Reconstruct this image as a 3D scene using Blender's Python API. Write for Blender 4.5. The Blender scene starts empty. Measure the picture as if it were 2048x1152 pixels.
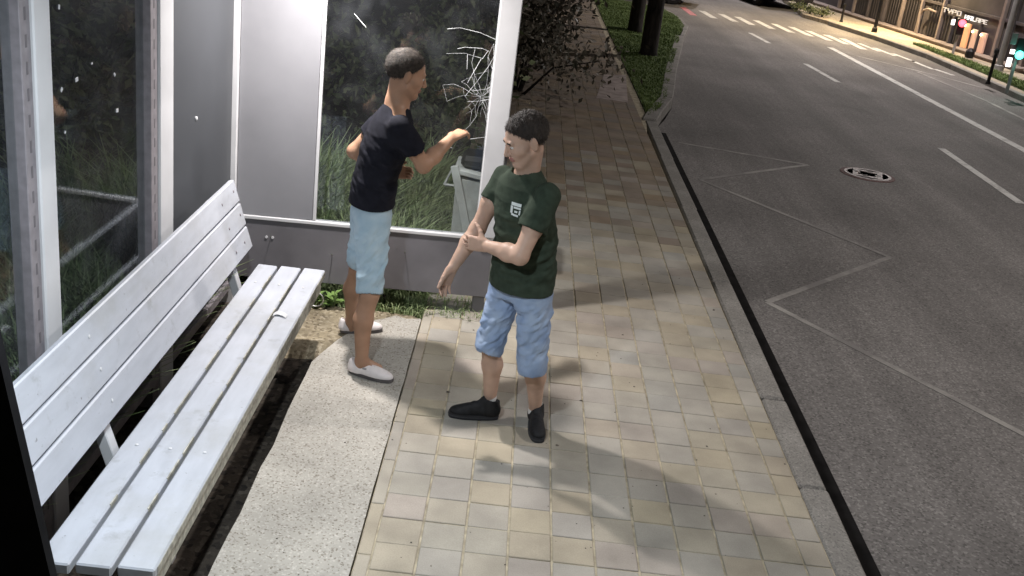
import bpy, bmesh, math, random
import numpy as np
from mathutils import Vector, Matrix
from mathutils.bvhtree import BVHTree

random.seed(7)
rng = np.random.default_rng(11)
scene = bpy.context.scene
COL = scene.collection

# ------------------------------------------------------------------ camera
def cam_axes(yaw, pitch, roll):
    cy, sy, cp, sp = math.cos(yaw), math.sin(yaw), math.cos(pitch), math.sin(pitch)
    f = np.array([sy * cp, cy * cp, -sp]); r = np.array([cy, -sy, 0]); d = np.cross(f, r)
    cr, sr = math.cos(roll), math.sin(roll)
    return cr * r + sr * d, -(-sr * r + cr * d), -f
rx, up_, bk = cam_axes(math.radians(1.0), math.radians(20.9), math.radians(-7.15))
cam_data = bpy.data.cameras.new('camera')
cam = bpy.data.objects.new('camera', cam_data); COL.objects.link(cam)
cam.matrix_world = Matrix(((rx[0], up_[0], bk[0], 0), (rx[1], up_[1], bk[1], 0), (rx[2], up_[2], bk[2], 2.75), (0, 0, 0, 1)))
cam_data.sensor_width = 36.0
cam_data.lens = 36.0 * 2100 / 2048
cam_data.clip_start = 0.05
cam_data.clip_end = 800
scene.camera = cam

# ------------------------------------------------------------------ sky, moon-dim sun, exposure
world = bpy.data.worlds.new('World'); scene.world = world; world.use_nodes = True
wn = world.node_tree.nodes; wl = world.node_tree.links
sky = wn.new('ShaderNodeTexSky'); sky.sky_type = 'NISHITA'; sky.sun_disc = False
sky.sun_elevation = math.radians(-4.0); sky.sun_rotation = math.radians(60)
wl.new(sky.outputs['Color'], wn['Background'].inputs['Color'])
wn['Background'].inputs['Strength'].default_value = 0.15
sun_d = bpy.data.lights.new('sun', 'SUN'); sun_d.energy = 0.02; sun_d.angle = math.radians(10); sun_d.color = (0.8, 0.88, 1.0)
sun_o = bpy.data.objects.new('sun', sun_d); COL.objects.link(sun_o); sun_o.rotation_euler = (math.radians(50), 0, math.radians(60))
scene.view_settings.view_transform = 'Standard'
scene.view_settings.look = 'None'
scene.view_settings.exposure = 0.15
scene.view_settings.gamma = 1.0
scene.render.engine = 'CYCLES'
scene.cycles.use_denoising = True
scene.cycles.max_bounces = 8
scene.cycles.transparent_max_bounces = 16
scene.cycles.sample_clamp_indirect = 4.0

SHELTER_POWER = 1.0      # multipliers of the lamps that the place has
STREET_POWER = 1.25

# ------------------------------------------------------------------ helpers
def link(o, parent=None):
    COL.objects.link(o)
    if parent is not None:
        o.parent = parent
    return o

def tag(o, label=None, cat=None, group=None, kind=None):
    if label: o['label'] = label
    if cat: o['category'] = cat
    if group: o['group'] = group
    if kind: o['kind'] = kind
    return o

def empty(name, loc, label=None, cat=None, group=None):
    o = bpy.data.objects.new(name, None); o.location = loc; o.empty_display_size = 0.1
    link(o); tag(o, label, cat, group)
    return o

def mesh_np(name, V, F, mat=None, parent=None, smooth=False, loc=None):
    V = np.asarray(V, np.float32); me = bpy.data.meshes.new(name)
    F = np.asarray(F, np.int32)
    n = F.shape[1]
    me.vertices.add(len(V)); me.vertices.foreach_set('co', V.ravel())
    me.loops.add(F.size); me.loops.foreach_set('vertex_index', F.ravel())
    me.polygons.add(len(F))
    me.polygons.foreach_set('loop_start', np.arange(0, F.size, n, dtype=np.int32))
    me.polygons.foreach_set('loop_total', np.full(len(F), n, np.int32))
    me.polygons.foreach_set('use_smooth', np.full(len(F), bool(smooth)))
    me.update(calc_edges=True); me.validate()
    if mat: me.materials.append(mat)
    o = bpy.data.objects.new(name, me)
    if loc is not None: o.location = loc
    return link(o, parent)

class MB:
    """collects shapes that together are one part"""
    def __init__(s): s.bm = bmesh.new()
    def box(s, lo, hi, bevel=0.0, rot=None, piv=None):
        lo = Vector(lo); hi = Vector(hi); c = (lo + hi) / 2; d = hi - lo
        r = bmesh.ops.create_cube(s.bm, size=1.0)
        vs = r['verts']
        for v in vs: v.co = Vector((v.co.x * d.x, v.co.y * d.y, v.co.z * d.z)) + c
        if bevel > 0:
            es = list({e for v in vs for e in v.link_edges})
            rb = bmesh.ops.bevel(s.bm, geom=es, offset=bevel, segments=1, affect='EDGES', profile=0.5)
            vs = list({v for f in rb['faces'] for v in f.verts} | {v for v in vs if v.is_valid})
        if rot is not None:
            p = Vector(piv if piv is not None else c)
            for v in vs: v.co = rot @ (v.co - p) + p
        return s
    def tube(s, pts, r, n=10, caps=True):
        pts = [Vector(p) for p in pts]
        rs = r if isinstance(r, (list, tuple)) else [r] * len(pts)
        rings = []
        for i, p in enumerate(pts):
            t = (pts[min(i + 1, len(pts) - 1)] - pts[max(i - 1, 0)]).normalized()
            a = t.orthogonal().normalized() if i == 0 else (rings_u - t * rings_u.dot(t)).normalized()
            rings_u = a; b = t.cross(a)
            rings.append([s.bm.verts.new(p + (a * math.cos(2 * math.pi * k / n) + b * math.sin(2 * math.pi * k / n)) * rs[i]) for k in range(n)])
        for i in range(len(rings) - 1):
            for k in range(n):
                s.bm.faces.new((rings[i][k], rings[i][(k + 1) % n], rings[i + 1][(k + 1) % n], rings[i + 1][k]))
        if caps:
            s.bm.faces.new(rings[0][::-1]); s.bm.faces.new(rings[-1])
        return s
    def lathe(s, c, prof, n=24):
        c = Vector(c); rings = []
        for (r, z) in prof:
            rings.append([s.bm.verts.new(c + Vector((r * math.cos(2 * math.pi * k / n), r * math.sin(2 * math.pi * k / n), z))) for k in range(n)])
        for i in range(len(rings) - 1):
            for k in range(n):
                s.bm.faces.new((rings[i][k], rings[i][(k + 1) % n], rings[i + 1][(k + 1) % n], rings[i + 1][k]))
        s.bm.faces.new(rings[0][::-1]); s.bm.faces.new(rings[-1])
        return s
    def prism(s, poly, z0, z1):
        b = [s.bm.verts.new((x, y, z0)) for x, y in poly]; t = [s.bm.verts.new((x, y, z1)) for x, y in poly]
        n = len(poly)
        s.bm.faces.new(b[::-1]); s.bm.faces.new(t)
        for i in range(n): s.bm.faces.new((b[i], b[(i + 1) % n], t[(i + 1) % n], t[i]))
        return s
    def build(s, name, mat, parent=None, smooth=False, loc=None, xf=None):
        bmesh.ops.recalc_face_normals(s.bm, faces=s.bm.faces)
        if xf is not None: s.bm.transform(xf)
        me = bpy.data.meshes.new(name); s.bm.to_mesh(me); s.bm.free()
        if smooth:
            for p in me.polygons: p.use_smooth = True
        me.materials.append(mat)
        o = bpy.data.objects.new(name, me)
        if loc is not None: o.location = loc
        return link(o, parent)

# ------------------------------------------------------------------ materials
def mat_new(name):
    m = bpy.data.materials.new(name); m.use_nodes = True
    return m, m.node_tree.nodes, m.node_tree.links, m.node_tree.nodes['Principled BSDF']

def mat_basic(name, col, rough=0.6, metal=0.0, var=0.12, scale=8.0, bump=0.0, bscale=60.0, col2=None, detail=6.0, spec=0.4, stretch=None):
    m, N, L, B = mat_new(name)
    B.inputs['Roughness'].default_value = rough; B.inputs['Metallic'].default_value = metal
    B.inputs['Specular IOR Level'].default_value = spec
    tc = N.new('ShaderNodeTexCoord'); vec = tc.outputs['Object']
    if stretch:
        mp = N.new('ShaderNodeMapping'); mp.inputs['Scale'].default_value = stretch; L.new(vec, mp.inputs['Vector']); vec = mp.outputs['Vector']
    nz = N.new('ShaderNodeTexNoise'); nz.inputs['Scale'].default_value = scale; nz.inputs['Detail'].default_value = detail
    L.new(vec, nz.inputs['Vector'])
    mx = N.new('ShaderNodeMix'); mx.data_type = 'RGBA'
    c2 = col2 if col2 else tuple(c * (1 - 2 * var) for c in col)
    c1 = col if col2 else tuple(min(1, c * (1 + var)) for c in col)
    mx.inputs['A'].default_value = (*c1, 1); mx.inputs['B'].default_value = (*c2, 1)
    rp = N.new('ShaderNodeMapRange'); rp.inputs['From Min'].default_value = 0.3; rp.inputs['From Max'].default_value = 0.72
    L.new(nz.outputs['Fac'], rp.inputs['Value']); L.new(rp.outputs['Result'], mx.inputs['Factor'])
    L.new(mx.outputs['Result'], B.inputs['Base Color'])
    if bump > 0:
        n2 = N.new('ShaderNodeTexNoise'); n2.inputs['Scale'].default_value = bscale; n2.inputs['Detail'].default_value = 4
        L.new(vec, n2.inputs['Vector'])
        bp = N.new('ShaderNodeBump'); bp.inputs['Strength'].default_value = bump; bp.inputs['Distance'].default_value = 0.01
        L.new(n2.outputs['Fac'], bp.inputs['Height']); L.new(bp.outputs['Normal'], B.inputs['Normal'])
    return m

def mat_emit(name, col, strength, base=(0.5, 0.5, 0.5)):
    m, N, L, B = mat_new(name)
    B.inputs['Base Color'].default_value = (*base, 1)
    B.inputs['Emission Color'].default_value = (*col, 1); B.inputs['Emission Strength'].default_value = strength
    return m

def mat_glass(name, tint=(0.93, 0.95, 0.95), rough=0.03, dirt=0.016):
    m, N, L, B = mat_new(name); N.remove(B)
    out = N['Material Output']
    tr = N.new('ShaderNodeBsdfTransparent'); tr.inputs['Color'].default_value = (*tint, 1)
    gl = N.new('ShaderNodeBsdfGlossy'); gl.inputs['Roughness'].default_value = rough; gl.inputs['Color'].default_value = (0.6, 0.63, 0.66, 1)
    lw = N.new('ShaderNodeLayerWeight'); lw.inputs['Blend'].default_value = 0.5      # Schlick, the same from both sides of the pane
    pw = N.new('ShaderNodeMath'); pw.operation = 'POWER'; L.new(lw.outputs['Facing'], pw.inputs[0]); pw.inputs[1].default_value = 5.0
    fr = N.new('ShaderNodeMath'); fr.operation = 'MULTIPLY_ADD'; L.new(pw.outputs['Value'], fr.inputs[0]); fr.inputs[1].default_value = 0.96; fr.inputs[2].default_value = 0.04
    mx = N.new('ShaderNodeMixShader'); L.new(fr.outputs['Value'], mx.inputs['Fac']); L.new(tr.outputs['BSDF'], mx.inputs[1]); L.new(gl.outputs['BSDF'], mx.inputs[2])
    df = N.new('ShaderNodeBsdfDiffuse'); df.inputs['Color'].default_value = (0.42, 0.44, 0.48, 1)
    nz = N.new('ShaderNodeTexNoise'); nz.inputs['Scale'].default_value = 6; nz.inputs['Detail'].default_value = 10
    tc = N.new('ShaderNodeTexCoord'); L.new(tc.outputs['Object'], nz.inputs['Vector'])
    rp = N.new('ShaderNodeMapRange'); rp.inputs['From Min'].default_value = 0.45; rp.inputs['From Max'].default_value = 0.8
    rp.inputs['To Min'].default_value = dirt * 0.5; rp.inputs['To Max'].default_value = dirt * 2
    L.new(nz.outputs['Fac'], rp.inputs['Value'])
    m2 = N.new('ShaderNodeMixShader'); L.new(rp.outputs['Result'], m2.inputs['Fac']); L.new(mx.outputs['Shader'], m2.inputs[1]); L.new(df.outputs['BSDF'], m2.inputs[2])
    L.new(m2.outputs['Shader'], out.inputs['Surface'])
    return m

def mat_speckle(name, col, dark, light, scale, rough=0.85, bump=0.4, big=(0.8, 1.15), bigscale=1.2, amount=0.5):
    """stony aggregate: voronoi grains over a broad noise"""
    m, N, L, B = mat_new(name)
    B.inputs['Roughness'].default_value = rough; B.inputs['Specular IOR Level'].default_value = 0.3
    tc = N.new('ShaderNodeTexCoord')
    vo = N.new('ShaderNodeTexVoronoi'); vo.inputs['Scale'].default_value = scale; L.new(tc.outputs['Object'], vo.inputs['Vector'])
    wn_ = N.new('ShaderNodeTexWhiteNoise'); L.new(vo.outputs['Color'], wn_.inputs['Vector'])
    cr = N.new('ShaderNodeValToRGB')
    e = cr.color_ramp.elements; e[0].position = 0.0; e[0].color = (*dark, 1); e[1].position = 1.0; e[1].color = (*light, 1)
    a = e.new(0.5 - 0.5 * (1 - amount)); a.color = (*col, 1); b = e.new(0.5 + 0.5 * (1 - amount)); b.color = (*col, 1)
    L.new(wn_.outputs['Value'], cr.inputs['Fac'])
    nz = N.new('ShaderNodeTexNoise'); nz.inputs['Scale'].default_value = bigscale; nz.inputs['Detail'].default_value = 8; L.new(tc.outputs['Object'], nz.inputs['Vector'])
    rp = N.new('ShaderNodeMapRange'); rp.inputs['From Min'].default_value = 0.3; rp.inputs['From Max'].default_value = 0.7
    rp.inputs['To Min'].default_value = big[0]; rp.inputs['To Max'].default_value = big[1]; L.new(nz.outputs['Fac'], rp.inputs['Value'])
    hs = N.new('ShaderNodeHueSaturation'); L.new(cr.outputs['Color'], hs.inputs['Color']); L.new(rp.outputs['Result'], hs.inputs['Value'])
    L.new(hs.outputs['Color'], B.inputs['Base Color'])
    bp = N.new('ShaderNodeBump'); bp.inputs['Strength'].default_value = bump; bp.inputs['Distance'].default_value = 0.006
    n2 = N.new('ShaderNodeTexNoise'); n2.inputs['Scale'].default_value = scale * 1.3; n2.inputs['Detail'].default_value = 3; L.new(tc.outputs['Object'], n2.inputs['Vector'])
    L.new(n2.outputs['Fac'], bp.inputs['Height']); L.new(bp.outputs['Normal'], B.inputs['Normal'])
    return m

def mat_paver(name, island, k=1.0):
    m, N, L, B = mat_new(name)
    B.inputs['Roughness'].default_value = 0.8; B.inputs['Specular IOR Level'].default_value = 0.3
    if island:
        rnd = N.new('ShaderNodeNewGeometry').outputs['Random Per Island']
    else:
        rnd = N.new('ShaderNodeObjectInfo').outputs['Random']
    cr = N.new('ShaderNodeValToRGB'); cr.color_ramp.interpolation = 'LINEAR'
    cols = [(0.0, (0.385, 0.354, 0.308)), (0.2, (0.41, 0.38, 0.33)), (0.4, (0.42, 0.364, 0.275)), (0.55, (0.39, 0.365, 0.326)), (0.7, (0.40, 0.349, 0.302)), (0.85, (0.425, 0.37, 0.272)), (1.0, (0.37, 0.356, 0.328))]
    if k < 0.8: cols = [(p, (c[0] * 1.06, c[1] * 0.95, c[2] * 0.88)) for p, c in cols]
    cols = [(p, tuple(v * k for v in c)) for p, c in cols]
    e = cr.color_ramp.elements; e[0].position = 0; e[0].color = (*cols[0][1], 1); e[1].position = 1; e[1].color = (*cols[-1][1], 1)
    for p, c in cols[1:-1]: e.new(p).color = (*c, 1)
    L.new(rnd, cr.inputs['Fac'])
    geo = N.new('ShaderNodeNewGeometry')
    nz = N.new('ShaderNodeTexNoise'); nz.inputs['Scale'].default_value = 3.2; nz.inputs['Detail'].default_value = 9; L.new(geo.outputs['Position'], nz.inputs['Vector'])
    rp = N.new('ShaderNodeMapRange'); rp.inputs['From Min'].default_value = 0.3; rp.inputs['From Max'].default_value = 0.7; rp.inputs['To Min'].default_value = 0.74; rp.inputs['To Max'].default_value = 1.12
    L.new(nz.outputs['Fac'], rp.inputs['Value'])
    n3 = N.new('ShaderNodeTexNoise'); n3.inputs['Scale'].default_value = 160; n3.inputs['Detail'].default_value = 3; L.new(geo.outputs['Position'], n3.inputs['Vector'])
    r3 = N.new('ShaderNodeMapRange'); r3.inputs['To Min'].default_value = 0.82; r3.inputs['To Max'].default_value = 1.18; L.new(n3.outputs['Fac'], r3.inputs['Value'])
    mu = N.new('ShaderNodeMath'); mu.operation = 'MULTIPLY'; L.new(rp.outputs['Result'], mu.inputs[0]); L.new(r3.outputs['Result'], mu.inputs[1])
    hs = N.new('ShaderNodeHueSaturation'); L.new(cr.outputs['Color'], hs.inputs['Color']); L.new(mu.outputs['Value'], hs.inputs['Value'])
    L.new(hs.outputs['Color'], B.inputs['Base Color'])
    bp = N.new('ShaderNodeBump'); bp.inputs['Strength'].default_value = 0.25; bp.inputs['Distance'].default_value = 0.004
    L.new(n3.outputs['Fac'], bp.inputs['Height']); L.new(bp.outputs['Normal'], B.inputs['Normal'])
    return m

def mat_paint(name, col=(0.55, 0.54, 0.5), under=(0.195, 0.182, 0.174), wear=0.5, scale=9):
    """road paint rubbed thin by wheels"""
    m, N, L, B = mat_new(name); B.inputs['Roughness'].default_value = 0.7
    geo = N.new('ShaderNodeNewGeometry')
    nz = N.new('ShaderNodeTexNoise'); nz.inputs['Scale'].default_value = scale; nz.inputs['Detail'].default_value = 10; nz.inputs['Roughness'].default_value = 0.7
    L.new(geo.outputs['Position'], nz.inputs['Vector'])
    rp = N.new('ShaderNodeMapRange'); rp.inputs['From Min'].default_value = wear - 0.1; rp.inputs['From Max'].default_value = wear + 0.1
    L.new(nz.outputs['Fac'], rp.inputs['Value'])
    mx = N.new('ShaderNodeMix'); mx.data_type = 'RGBA'; mx.inputs['A'].default_value = (*under, 1); mx.inputs['B'].default_value = (*col, 1)
    L.new(rp.outputs['Result'], mx.inputs['Factor']); L.new(mx.outputs['Result'], B.inputs['Base Color'])
    return m

def mat_leaf(name, c1, c2, rough=0.55):
    m, N, L, B = mat_new(name); B.inputs['Roughness'].default_value = rough
    geo = N.new('ShaderNodeNewGeometry')
    mx = N.new('ShaderNodeMix'); mx.data_type = 'RGBA'; mx.inputs['A'].default_value = (*c1, 1); mx.inputs['B'].default_value = (*c2, 1)
    L.new(geo.outputs['Random Per Island'], mx.inputs['Factor']); L.new(mx.outputs['Result'], B.inputs['Base Color'])
    B.inputs['Specular IOR Level'].default_value = 0.35
    return m

M = {}
M['asphalt'] = mat_speckle('asphalt', (0.195, 0.182, 0.174), (0.115, 0.107, 0.102), (0.30, 0.283, 0.27), 75, rough=0.8, bump=0.25, big=(0.72, 1.15), bigscale=0.45, amount=0.6)
def tyre_wear(m):
    # long faint tracks, patches and oil stains along the carriageway
    N = m.node_tree.nodes; L = m.node_tree.links; B = N['Principled BSDF']; src = B.inputs['Base Color'].links[0].from_socket
    tc = N.new('ShaderNodeTexCoord')
    for (scl, lo, hi, a, b_) in (((1.6, 0.05, 1), 0.35, 0.7, 0.82, 1.12), ((14, 0.5, 1), 0.35, 0.7, 0.93, 1.05), ((0.9, 0.7, 1), 0.62, 0.7, 1.0, 0.8)):
        mp = N.new('ShaderNodeMapping'); mp.inputs['Scale'].default_value = scl; L.new(tc.outputs['Object'], mp.inputs['Vector'])
        nz = N.new('ShaderNodeTexNoise'); nz.inputs['Scale'].default_value = 1.0; nz.inputs['Detail'].default_value = 6; L.new(mp.outputs['Vector'], nz.inputs['Vector'])
        rp = N.new('ShaderNodeMapRange'); rp.inputs['From Min'].default_value = lo; rp.inputs['From Max'].default_value = hi; rp.inputs['To Min'].default_value = a; rp.inputs['To Max'].default_value = b_; L.new(nz.outputs['Fac'], rp.inputs['Value'])
        hs = N.new('ShaderNodeHueSaturation'); L.new(src, hs.inputs['Color']); L.new(rp.outputs['Result'], hs.inputs['Value']); src = hs.outputs['Color']
    L.new(src, B.inputs['Base Color'])
tyre_wear(M['asphalt'])
M['concrete'] = mat_speckle('aggregate_concrete', (0.42, 0.395, 0.35), (0.22, 0.195, 0.16), (0.54, 0.51, 0.46), 120, bump=0.3, big=(0.78, 1.12), bigscale=2.6, amount=0.38)
M['kerb'] = mat_speckle('kerb_concrete', (0.27, 0.255, 0.235), (0.17, 0.16, 0.15), (0.36, 0.34, 0.31), 120, bump=0.3, big=(0.75, 1.15), bigscale=3.0, amount=0.5)
M['joint'] = mat_basic('joint_sand', (0.46, 0.40, 0.29), 0.95, var=0.25, scale=14, bump=0.4, bscale=200)
M['soil'] = mat_speckle('soil', (0.045, 0.036, 0.028), (0.015, 0.012, 0.01), (0.09, 0.075, 0.06), 40, bump=0.8, big=(0.6, 1.3), bigscale=3, amount=0.6)
M['sand'] = mat_speckle('sandy_dirt', (0.31, 0.26, 0.175), (0.15, 0.12, 0.08), (0.44, 0.38, 0.28), 60, bump=0.8, big=(0.6, 1.2), bigscale=5, amount=0.6)
M['paver'] = mat_paver('paver', False)
M['paver_far'] = mat_paver('paver_far', True, 0.82)  # slighter step of the same light fall-off, put into the colour
M['paver_dim'] = mat_paver('paver_dim', True, 0.62)   # fall-off of the shelter light put into a darker, redder batch
M['paint'] = mat_paint('road_paint_faded', col=(0.40, 0.38, 0.35), wear=0.535, scale=1.6)
M['paint_new'] = mat_paint('road_paint', col=(0.62, 0.61, 0.58), wear=0.40, scale=5)
M['red_tint'] = mat_paint('reflection_and_lens_red', col=(0.6, 0.18, 0.2), wear=0.42)  # car's red reflection painted on one crossing stripe; also unlit tail lights
M['white_metal'] = mat_basic('white_powder_coat', (0.60, 0.60, 0.615), 0.42, var=0.04, scale=5)
M['pale_panel'] = mat_basic('pale_grey_panel', (0.25, 0.25, 0.268), 0.65, var=0.06, scale=2.5, spec=0.2)
M['grey_panel'] = mat_basic('grey_panel', (0.055, 0.059, 0.066), 0.4, var=0.06, scale=2.0)
M['kick'] = mat_basic('kick_panel_grey', (0.168, 0.162, 0.176), 0.45, var=0.12, scale=3.5)
M['gasket'] = mat_basic('grey_profile', (0.24, 0.22, 0.235), 0.5, var=0.1, scale=25)
M['slot'] = mat_basic('slot_shadow', (0.13, 0.12, 0.13), 0.8)
M['black'] = mat_basic('black_metal', (0.006, 0.006, 0.007), 0.75, var=0.2, spec=0.1)
M['black_gloss'] = mat_basic('black_plastic', (0.012, 0.012, 0.013), 0.4, var=0.2)
M['glass'] = mat_glass('shelter_glass')
M['crack'] = mat_basic('cracked_glass_edge', (0.75, 0.77, 0.78), 0.3, var=0.2, scale=40)
def mat_bench():
    m = mat_basic('white_painted_wood', (0.45, 0.468, 0.515), 0.5, var=0.05, scale=4, stretch=(5, 1.2, 5), bump=0.06, bscale=9)
    N = m.node_tree.nodes; L = m.node_tree.links; B = N['Principled BSDF']
    src = B.inputs['Base Color'].links[0].from_socket
    tc = N.new('ShaderNodeTexCoord')
    fac = None
    for (sc, lo, hi, col, amt) in ((7.0, 0.60, 0.72, (0.25, 0.25, 0.25), 0.55), (38.0, 0.66, 0.72, (0.13, 0.12, 0.115), 0.75), (2.0, 0.5, 0.75, (0.33, 0.325, 0.31), 0.6)):
        nz = N.new('ShaderNodeTexNoise'); nz.inputs['Scale'].default_value = sc; nz.inputs['Detail'].default_value = 7; nz.inputs['Roughness'].default_value = 0.65; L.new(tc.outputs['Object'], nz.inputs['Vector'])
        rp = N.new('ShaderNodeMapRange'); rp.inputs['From Min'].default_value = lo; rp.inputs['From Max'].default_value = hi; rp.inputs['To Max'].default_value = amt; L.new(nz.outputs['Fac'], rp.inputs['Value'])
        mx = N.new('ShaderNodeMix'); mx.data_type = 'RGBA'; L.new(rp.outputs['Result'], mx.inputs['Factor']); L.new(src, mx.inputs['A']); mx.inputs['B'].default_value = (*col, 1); src = mx.outputs['Result']
    L.new(src, B.inputs['Base Color'])
    return m
M['bench'] = mat_bench()
M['bench_edge'] = mat_basic('worn_cream_edge', (0.46, 0.445, 0.38), 0.6, var=0.25, scale=30)
M['steel'] = mat_basic('galvanised_steel', (0.5, 0.5, 0.5), 0.4, 0.6, var=0.1)
M['grey_pole'] = mat_basic('grey_pole_paint', (0.32, 0.31, 0.31), 0.5, var=0.1)
M['bark'] = mat_basic('bark', (0.035, 0.028, 0.024), 0.9, var=0.4, scale=18, bump=0.8, bscale=30, stretch=(1, 1, 0.25))
M['leaf'] = mat_leaf('leaf', (0.07, 0.095, 0.04), (0.16, 0.175, 0.095))
M['leaf_bush'] = mat_leaf('bush_leaf', (0.06, 0.06, 0.042), (0.22, 0.19, 0.15), 0.4)
M['grass'] = mat_leaf('grass_blade', (0.10, 0.16, 0.04), (0.19, 0.25, 0.08), 0.7)
M['weed'] = mat_leaf('weed_blade', (0.11, 0.17, 0.06), (0.36, 0.42, 0.22), 0.6)
M['lawn_soil'] = mat_basic('lawn_soil', (0.05, 0.075, 0.028), 0.95, var=0.3, scale=5)
M['ground'] = mat_basic('dark_ground', (0.06, 0.055, 0.045), 0.95, var=0.3, scale=1.5)
M['far_pave'] = mat_speckle('far_pavement', (0.4, 0.34, 0.26), (0.25, 0.22, 0.17), (0.5, 0.44, 0.34), 20, bump=0.2, amount=0.5)
M['facade'] = mat_basic('dark_facade', (0.075, 0.066, 0.07), 0.8, var=0.2, scale=1.5)
M['facade_lt'] = mat_basic('facade_stone', (0.24, 0.2, 0.185), 0.8, var=0.15, scale=3)
M['letters'] = mat_emit('sign_letters_white', (1, 0.97, 0.98), 0.9)
M['letters_mid'] = mat_emit('sign_letters_mid', (0.95, 0.92, 0.88), 0.4)
M['letters_dim'] = mat_emit('sign_letters_dim', (0.8, 0.72, 0.78), 0.22)
M['warm_lamp'] = mat_emit('warm_lamp', (1, 0.75, 0.42), 6)
M['warm_panel'] = mat_emit('lit_doorway', (1, 0.42, 0.16), 0.55, base=(0.5, 0.3, 0.2))
M['pink_panel'] = mat_emit('lit_doorway_pink', (0.95, 0.5, 0.36), 0.28, base=(0.5, 0.35, 0.28))
M['red_light'] = mat_emit('red_signal', (1, 0.008, 0.03), 2.4)
M['green_light'] = mat_emit('green_signal', (0.05, 0.95, 0.68), 3)
M['white_light'] = mat_emit('white_signal', (1, 0.93, 0.9), 2.5)
M['head_light'] = mat_emit('head_light', (0.95, 0.98, 1), 5)
M['led'] = mat_emit('led_diffuser', (1, 0.97, 0.95), 4)
M['car_dark'] = mat_basic('dark_car_paint', (0.03, 0.03, 0.035), 0.25, var=0.1)
M['car_white'] = mat_basic('white_car_paint', (0.6, 0.6, 0.6), 0.3, var=0.05)
M['tyre'] = mat_basic('tyre_rubber', (0.015, 0.015, 0.015), 0.9)
M['bin'] = mat_basic('grey_bin_concrete', (0.36, 0.37, 0.355), 0.8, var=0.12, scale=9, bump=0.2)
M['bin_trim'] = mat_basic('bin_trim', (0.42, 0.43, 0.42), 0.7, var=0.12)

# ================================================================== SETTING
# ground: one big sheet
g = MB(); g.box((-150, -60, -0.6), (150, 260, -0.20)); tag(g.build('ground', M['ground']), kind='structure')

# road sheet (slightly above the ground sheet); its near edge follows the kerb that swings out past the bus bay
road_poly = [(1.80, -20), (1.80, 12.0), (1.87, 14.0), (2.12, 14.9), (2.34, 15.9), (2.69, 18.5), (3.56, 24.15), (3.95, 26.4), (4.02, 29.0), (3.6, 31.0), (-20, 36), (-60, 38), (-60, 52), (-10, 52), (6, 60), (6, 140), (16, 140), (12.5, 60), (9.2, 39.6), (9.2, 33.0), (9.8, 30.2), (10.2, 27.1), (10.2, 23.6), (10.0, 18), (10.0, -20)]
b = MB(); b.prism(road_poly, -0.18, -0.12); road = tag(b.build('road', M['asphalt']), kind='structure')

def strip(p0, p1, w, name, mat, z=-0.116):
    p0 = Vector((*p0, 0)); p1 = Vector((*p1, 0)); d = (p1 - p0).normalized(); n = Vector((-d.y, d.x, 0)) * w / 2
    P = [p0 - n, p0 + n, p1 + n, p1 - n]
    V = [(p.x, p.y, z) for p in P] + [(p.x, p.y, z - 0.003) for p in P]
    o = mesh_np(name, V, [(0, 3, 2, 1), (4, 5, 6, 7), (0, 1, 5, 4), (1, 2, 6, 5), (2, 3, 7, 6), (3, 0, 4, 7)], mat, road)
    return o
for a, c in (((6.2, 12.4), (6.27, 15.3)), ((6.22, 20.9), (6.1, 23.1)), ((5.93, 26.2), (5.8, 28.0)), ((6.15, 5.0), (6.2, 8.2))):
    strip(a, c, 0.12, 'lane_dash', M['paint_new'])
strip((7.95, 9.0), (7.8, 16.0), 0.17, 'centre_line', M['paint_new']); strip((7.8, 16.0), (7.62, 26.9), 0.17, 'centre_line', M['paint_new'])
for a, c in (((7.8, 26.0), (8.91, 24.4)), ((8.91, 24.4), (9.44, 23.5)), ((9.44, 23.5), (9.9, 22.6)), ((8.88, 24.1), (9.15, 20.9)), ((9.15, 20.9), (9.1, 15))):
    strip(a, c, 0.09, 'median_line', M['paint'])
zz = [(2.15, 13.5), (3.76, 13.1), (2.17, 11.64), (3.69, 9.51), (2.18, 7.87), (3.62, 5.75)]
for i in range(len(zz) - 1): strip(zz[i], zz[i + 1], 0.06, 'bus_stop_zigzag', M['paint'], -0.116 + 0.0012 * (i % 2))
M['kerb_shade'] = mat_basic('kerb_shade_black', (0.012, 0.011, 0.011), 0.9, var=0.3, spec=0.1)
strip((1.925, 3.0), (1.965, 14.0), 0.15, 'kerb_shade_strip', M['kerb_shade'], -0.1185)  # dark strip: kerb's cast shadow painted on the road, with gutter dirt
cw = [((4.66, 32.95), (4.71, 30.84)), ((5.18, 32.51), (5.28, 30.73)), ((5.72, 32.3), (5.84, 30.43)), ((6.17, 32.0), (6.27, 30.17)), ((6.65, 31.63), (6.75, 29.75)), ((7.11, 31.25), (7.21, 29.38)), ((7.54, 30.97), (7.66, 29.02)), ((7.9, 30.42), (8.03, 28.51)), ((8.28, 29.91), (8.39, 28.12)), ((8.62, 29.5), (8.63, 27.41)), ((8.88, 28.74), (9.02, 27.39)), ((9.1, 28.09), (9.23, 26.8)), ((9.33, 27.3), (9.48, 26.03)), ((9.45, 26.24), (9.54, 24.95)), ((9.62, 25.05), (9.78, 24.3))]
for i, (a, c) in enumerate(cw):
    strip(a, c, 0.2 if i < 10 else 0.12, 'crossing_stripe', M['red_tint'] if i == 0 else M['paint_new'])

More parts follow.
